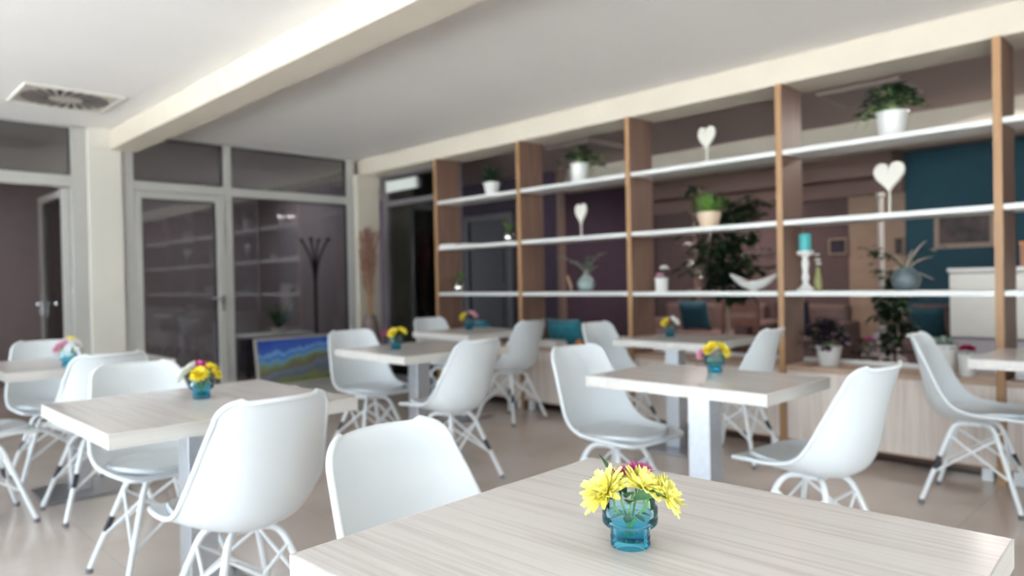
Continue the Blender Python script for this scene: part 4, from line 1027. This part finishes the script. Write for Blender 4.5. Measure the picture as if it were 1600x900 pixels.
# ------------------------------------------------------------------ lounge beyond the shelves
def sofa(x, y, w, label, rotz=90, d=.85):
    t = thing('sofa', label, 'sofa', (x, y, 0), radians(rotz), 'brown sofas in the lounge')
    bm = BM(); box(bm, -w / 2, w / 2, -d / 2, d / 2, .08, .30); obj('base', bm, M['sofa_fabric'], t, bevel=.02)
    bm = BM(); box(bm, -w / 2, w / 2, -d / 2, -d / 2 + .20, .30, .80); obj('backrest', bm, M['sofa_fabric'], t, bevel=.05)
    for s in (-1, 1):
        bm = BM(); box(bm, s * w / 2 - .09, s * w / 2 + .09, -d / 2, d / 2, .08, .60); obj('armrest', bm, M['sofa_fabric'], t, bevel=.04)
    n = 2 if w > 1.2 else 1; ww = (w - .2) / n
    for k in range(n):
        bm = BM(); x0 = -w / 2 + .1 + k * ww; box(bm, x0 + .005, x0 + ww - .005, -d / 2 + .20, d / 2 + .01, .30, .45); obj('seat_cushion', bm, M['sofa_fabric'], t, bevel=.04)
    for sx in (-w / 2 + .05, w / 2 - .05):
        for sy in (-d / 2 + .06, d / 2 - .06):
            bm = BM(); box(bm, sx - .025, sx + .025, sy - .025, sy + .025, 0, .08); obj('leg', bm, M['coat_dark'], t)
    return t
sofa(8.55, 5.05, 1.5, 'brown sofa with a teal cushion in the lounge beyond the shelf')
sofa(8.55, 3.66, .8, 'brown armchair-sized sofa with a blue cushion beyond the reddish wooden chair')
cushion(8.45, 5.08, .452, .44, .42, .16, 90, -16, M['teal_dark'], 'dark teal cushion on the brown sofa beyond the shelf')
cushion(8.45, 3.74, .452, .42, .42, .16, 90, -16, M['navy_fabric'], 'dark blue cushion on the small sofa beyond the shelf')
sofa(8.75, 2.15, 1.0, 'low brown sofa beneath the teal wall beside the pale counter')
cushion(8.62, 2.35, .452, .36, .36, .14, 90, -16, M['teal_dark'], 'teal cushion on the sofa beneath the teal wall')
cushion(8.62, 1.98, .452, .36, .36, .14, 90, -16, M['navy_fabric'], 'navy cushion on the sofa beneath the teal wall')
t = thing('wooden_chair', 'reddish wooden chair with a pale seat in the lounge beyond the shelf', 'chair', (7.45, 4.0, 0), radians(100))
for sx in (-.20, .20):
    for sy in (-.20, .20):
        bm = BM(); box(bm, sx - .02, sx + .02, sy - .02, sy + .02, 0, .88 if sy < 0 else .44); obj('leg', bm, M['chair_wood'], t, bevel=.004)
bm = BM(); box(bm, -.18, .18, -.21, -.19, .58, .68); box(bm, -.18, .18, -.21, -.19, .74, .86); obj('backrest', bm, M['chair_wood'], t, bevel=.004)
bm = BM(); box(bm, -.22, .22, -.22, .22, .40, .44); obj('seat_frame', bm, M['chair_wood'], t, bevel=.004)
bm = BM(); box(bm, -.20, .20, -.17, .21, .44, .485); obj('seat_pad', bm, M['grey_fabric'], t, bevel=.015)
def tree(x, y, h, w, label, seed, potr=.18, nb=26, mat='leaf_dark', ls=.15):
    t = thing('tall_plant', label, 'plant', (x, y, 0)); rnd = random.Random(seed)
    pot(t, potr * .8, potr, .34, M['vase_brown'])
    tb = BM(); fb = BM()
    tube(tb, [(0, 0, .30), (.02, .01, h * .5), (0, .02, h * .9)], [.022, .016, .008], 8)
    for k in range(nb):
        z0 = rnd.uniform(h * .38, h * .88); a = rnd.uniform(0, 6.28); l = rnd.uniform(.4, 1.0) * w * (1.15 - abs(z0 / h - .6))
        e = (l * cos(a), l * sin(a), z0 + rnd.uniform(-.1, .22)); pts = bez((0, 0, z0), (e[0] * .5, e[1] * .5, z0 + .12), e, 6); tube(tb, pts, .005, 5)
        for q in range(9):
            p = pts[rnd.randrange(1, 7)]; b = rnd.uniform(0, 6.28); leaf(fb, p, (cos(b), sin(b), rnd.uniform(-.5, .5)), ls * rnd.uniform(.7, 1.2), ls * .5, .5, seg=3)
    obj('trunk', tb, M['twig'], t, smooth=True); obj('foliage', fb, M[mat], t)
tree(6.9, 3.78, 2.2, .52, 'tall dark leafy plant in the lounge behind the spiky shelf plant', 41, nb=85, ls=.19)
tree(6.5, 2.03, 1.18, .15, 'slim dark leafy plant in the lounge below the slate vase', 42, potr=.12, nb=40, ls=.13)
t = thing('cone_lamp', 'floor lamp with a grey cone base and slim white post beyond the shelf', 'lamp', (7.0, 2.29, 0))
bm = BM(); lathe(bm, [(0, 0), (.20, 0), (.20, .36), (.19, .38), (.05, .66), (.045, .66), (0, .66)], 28); obj('cone_base', bm, M['grey_fabric'], t, smooth=True, angle=30)
bm = BM(); lathe(bm, [(.026, .66), (.026, 1.85), (.04, 1.86), (.04, 1.90), (0, 1.90)], 16); obj('post', bm, M['frame_pale'], t, smooth=True)
t = thing('side_table', 'low brown side table beyond the cabinet holding the dark magenta-flowered plant', 'side table', (5.65, 1.95, 0))
bm = BM(); box(bm, -.28, .28, -.30, .30, .42, .46); obj('tabletop', bm, M['oak_flat'], t, bevel=.004)
for sx in (-.24, .24):
    for sy in (-.26, .26):
        bm = BM(); box(bm, sx - .02, sx + .02, sy - .02, sy + .02, 0, .42); obj('leg', bm, M['chair_wood'], t)
t = thing('potted_plant', 'dark low plant with a magenta bloom in the lounge right of the purple plant', 'potted plant', (5.6, 1.93, .46))
pot(t, .05, .07, .08, M['vase_brown'])
ivy(t, .08, [(-.1, 0, .12, 12), (-.04, .02, .17, 12), (.05, .02, .17, 12), (.11, 0, .12, 12)], .05, M['leaf_purple'], 77)
hb = head_mesh(.035, random.Random(12)); bmesh.ops.transform(hb, matrix=Matrix.Translation((.0, .0, .205)), verts=hb.verts[:]); obj('blossom', hb, M['magenta'], t, smooth=True)
bm = BM(); tube(bm, [(0, 0, .07), (0, 0, .20)], .003, 6); obj('stem', bm, M['stem'], t)
t = thing('counter', 'pale reception counter in the lounge behind the rightmost shelf bays', 'counter', (7.85, .55, 0))
bm = BM(); box(bm, -.25, .25, -2.6, 1.345, .56, 1.16); obj('front', bm, M['counter'], t, bevel=.004)
bm = BM(); box(bm, -.23, .23, -2.6, 1.335, 0, .56); obj('plinth', bm, M['counter_low'], t)
bm = BM(); box(bm, -.27, .27, -2.6, 1.36, 1.16, 1.195); obj('worktop', bm, M['shelf_white'], t, bevel=.004)
t = thing('wine_crate', 'reddish-brown box standing on the pale counter at the right edge', 'box', (7.85, 1.30, 1.195))
bm = BM(); box(bm, -.12, .12, -.10, .07, 0, .20); obj('body', bm, M['cover_brown'], t, bevel=.004)
bm = BM(); box(bm, -.125, .125, -.105, .075, .20, .225); obj('lid', bm, M['pumpkin'], t, bevel=.003)
t = thing('bottle', 'small dark bottle beside the reddish box on the counter', 'bottle', (7.8, 1.02, 1.195))
bm = BM(); lathe(bm, [(0, 0), (.035, 0), (.037, .005), (.037, .14), (.03, .17), (.013, .19), (.012, .24), (.015, .245), (0, .245)], 20); obj('bottle_body', bm, M['picture_navy'], t, smooth=True)
bm = BM(); lathe(bm, [(.0125, .225), (.0155, .225), (.0155, .25), (0, .25)], 14); obj('cap', bm, M['cover_brown'], t, smooth=True)
def picture(y0, y1, z0, z1, fr, fm, pm, label):
    t = thing('framed_picture', label, 'picture', (9.3, (y0 + y1) / 2, z0), 0, 'framed pictures in the lounge'); w, h = (y1 - y0) / 2, z1 - z0
    bm = BM(); box(bm, -.035, 0, -w, w, 0, fr); box(bm, -.035, 0, -w, w, h - fr, h); box(bm, -.035, 0, -w, -w + fr, fr, h - fr); box(bm, -.035, 0, w - fr, w, fr, h - fr); obj('frame', bm, fm, t, bevel=.003)
    bm = BM(); box(bm, -.018, -.004, -w + fr, w - fr, fr, h - fr); obj('print', bm, pm, t)
picture(1.86, 2.46, 1.43, 1.84, .055, M['frame_tan'], M['picture_dark'], 'wide framed dark picture on the teal wall')
picture(3.434, 3.66, 1.41, 1.615, .02, M['frame_tan'], M['picture_navy'], 'small dark square picture on the brown wall beyond the candle')
picture(2.785, 2.89, 1.38, 1.585, .012, M['frame_tan'], M['picture_dark'], 'narrow small picture on the tan wall beside the teal wall')

# ------------------------------------------------------------------ light
W = D.worlds.new('sky'); SC.world = W; W.use_nodes = True
nt = W.node_tree; nt.nodes.clear()
wo = nt.nodes.new('ShaderNodeOutputWorld'); bg = nt.nodes.new('ShaderNodeBackground')
tc = nt.nodes.new('ShaderNodeTexCoord'); sp = nt.nodes.new('ShaderNodeSeparateXYZ'); cr = nt.nodes.new('ShaderNodeValToRGB')
nt.links.new(tc.outputs['Generated'], sp.inputs[0]); nt.links.new(sp.outputs['Z'], cr.inputs['Fac'])
cr.color_ramp.elements[0].color = (0.82, 0.92, 1.0, 1); cr.color_ramp.elements[1].color = (0.62, 0.78, 1.0, 1)
nt.links.new(cr.outputs['Color'], bg.inputs['Color']); bg.inputs['Strength'].default_value = 1.9
nt.links.new(bg.outputs[0], wo.inputs['Surface'])
def area(name, loc, rot, sx, sy, power, col=(1, 1, 1), portal=False, spread=None):
    l = D.lights.new(name, 'AREA'); l.shape = 'RECTANGLE'; l.size = sx; l.size_y = sy; l.energy = power; l.color = col
    o = D.objects.new(name, l); COL.objects.link(o); o.location = loc; o.rotation_euler = rot
    if portal: l.cycles.is_portal = True
    return o
area('window_portal', (X0 + .02, (Y0 + PY) / 2, 1.3), (0, radians(-90), 0), 2.4, PY - Y0, 1, portal=True)
area('window_portal', ((X0 + .9) / 2, Y0 + .02, 1.3), (radians(90), 0, 0), .9 - X0, 2.4, 1, portal=True)
area('lounge_fill', (6.5, 1.2, 2.5), (0, 0, 0), .5, .5, 9, (1, .93, .88))  # both lounge lights are added, unseen fill for counter and dim bays
area('lounge_fill', (8.0, 4.6, 2.28), (0, 0, 0), .5, .5, 9, (1, .84, .78))
area('back_room_fill', (3.9, 8.9, 2.56), (0, 0, 0), 1.2, 1.2, 5.0, (.98, .97, 1))  # this pair is added fill, brightens the room behind the partition
area('back_room_fill', (0.2, 9.0, 2.56), (0, 0, 0), 1.2, 1.2, 4.0, (1, .94, .95))

sl = D.lights.new('sun', 'SUN'); sl.energy = 17.0; sl.angle = radians(.6); sl.color = (.96, .97, 1.0)
so = D.objects.new('sun', sl); COL.objects.link(so); so.rotation_euler = Vector((-.50, -.42, -1)).to_track_quat('-Z', 'Y').to_euler()
# ------------------------------------------------------------------ camera
cam = D.cameras.new('camera'); co = D.objects.new('camera', cam); COL.objects.link(co); SC.camera = co
cam.sensor_fit = 'HORIZONTAL'; cam.sensor_width = 36.0; cam.lens = 25.0665; cam.clip_start = .05; cam.clip_end = 100
R = Vector((0.713321, -0.70055, -0.020063)); U = Vector((0.021269, -0.006975, 0.999749)); F = Vector((0.700515, 0.713569, -0.009925))
mw = Matrix.Identity(4)
for i in range(3): mw[i][0], mw[i][1], mw[i][2] = R[i], U[i], -F[i]
mw[2][3] = CAM_Z
co.matrix_world = mw
cam.dof.use_dof = True; cam.dof.focus_distance = 1.10; cam.dof.aperture_fstop = 2.9

SC.view_settings.view_transform = 'Standard'; SC.view_settings.look = 'None'; SC.view_settings.gamma = 1.0; SC.view_settings.exposure = 1.9
SC.view_settings.use_curve_mapping = False
SC.cycles.use_denoising = True
SC.cycles.max_bounces = 12; SC.cycles.diffuse_bounces = 6; SC.cycles.glossy_bounces = 5; SC.cycles.transparent_max_bounces = 24; SC.cycles.transmission_bounces = 8
SC.cycles.caustics_reflective = False; SC.cycles.caustics_refractive = False
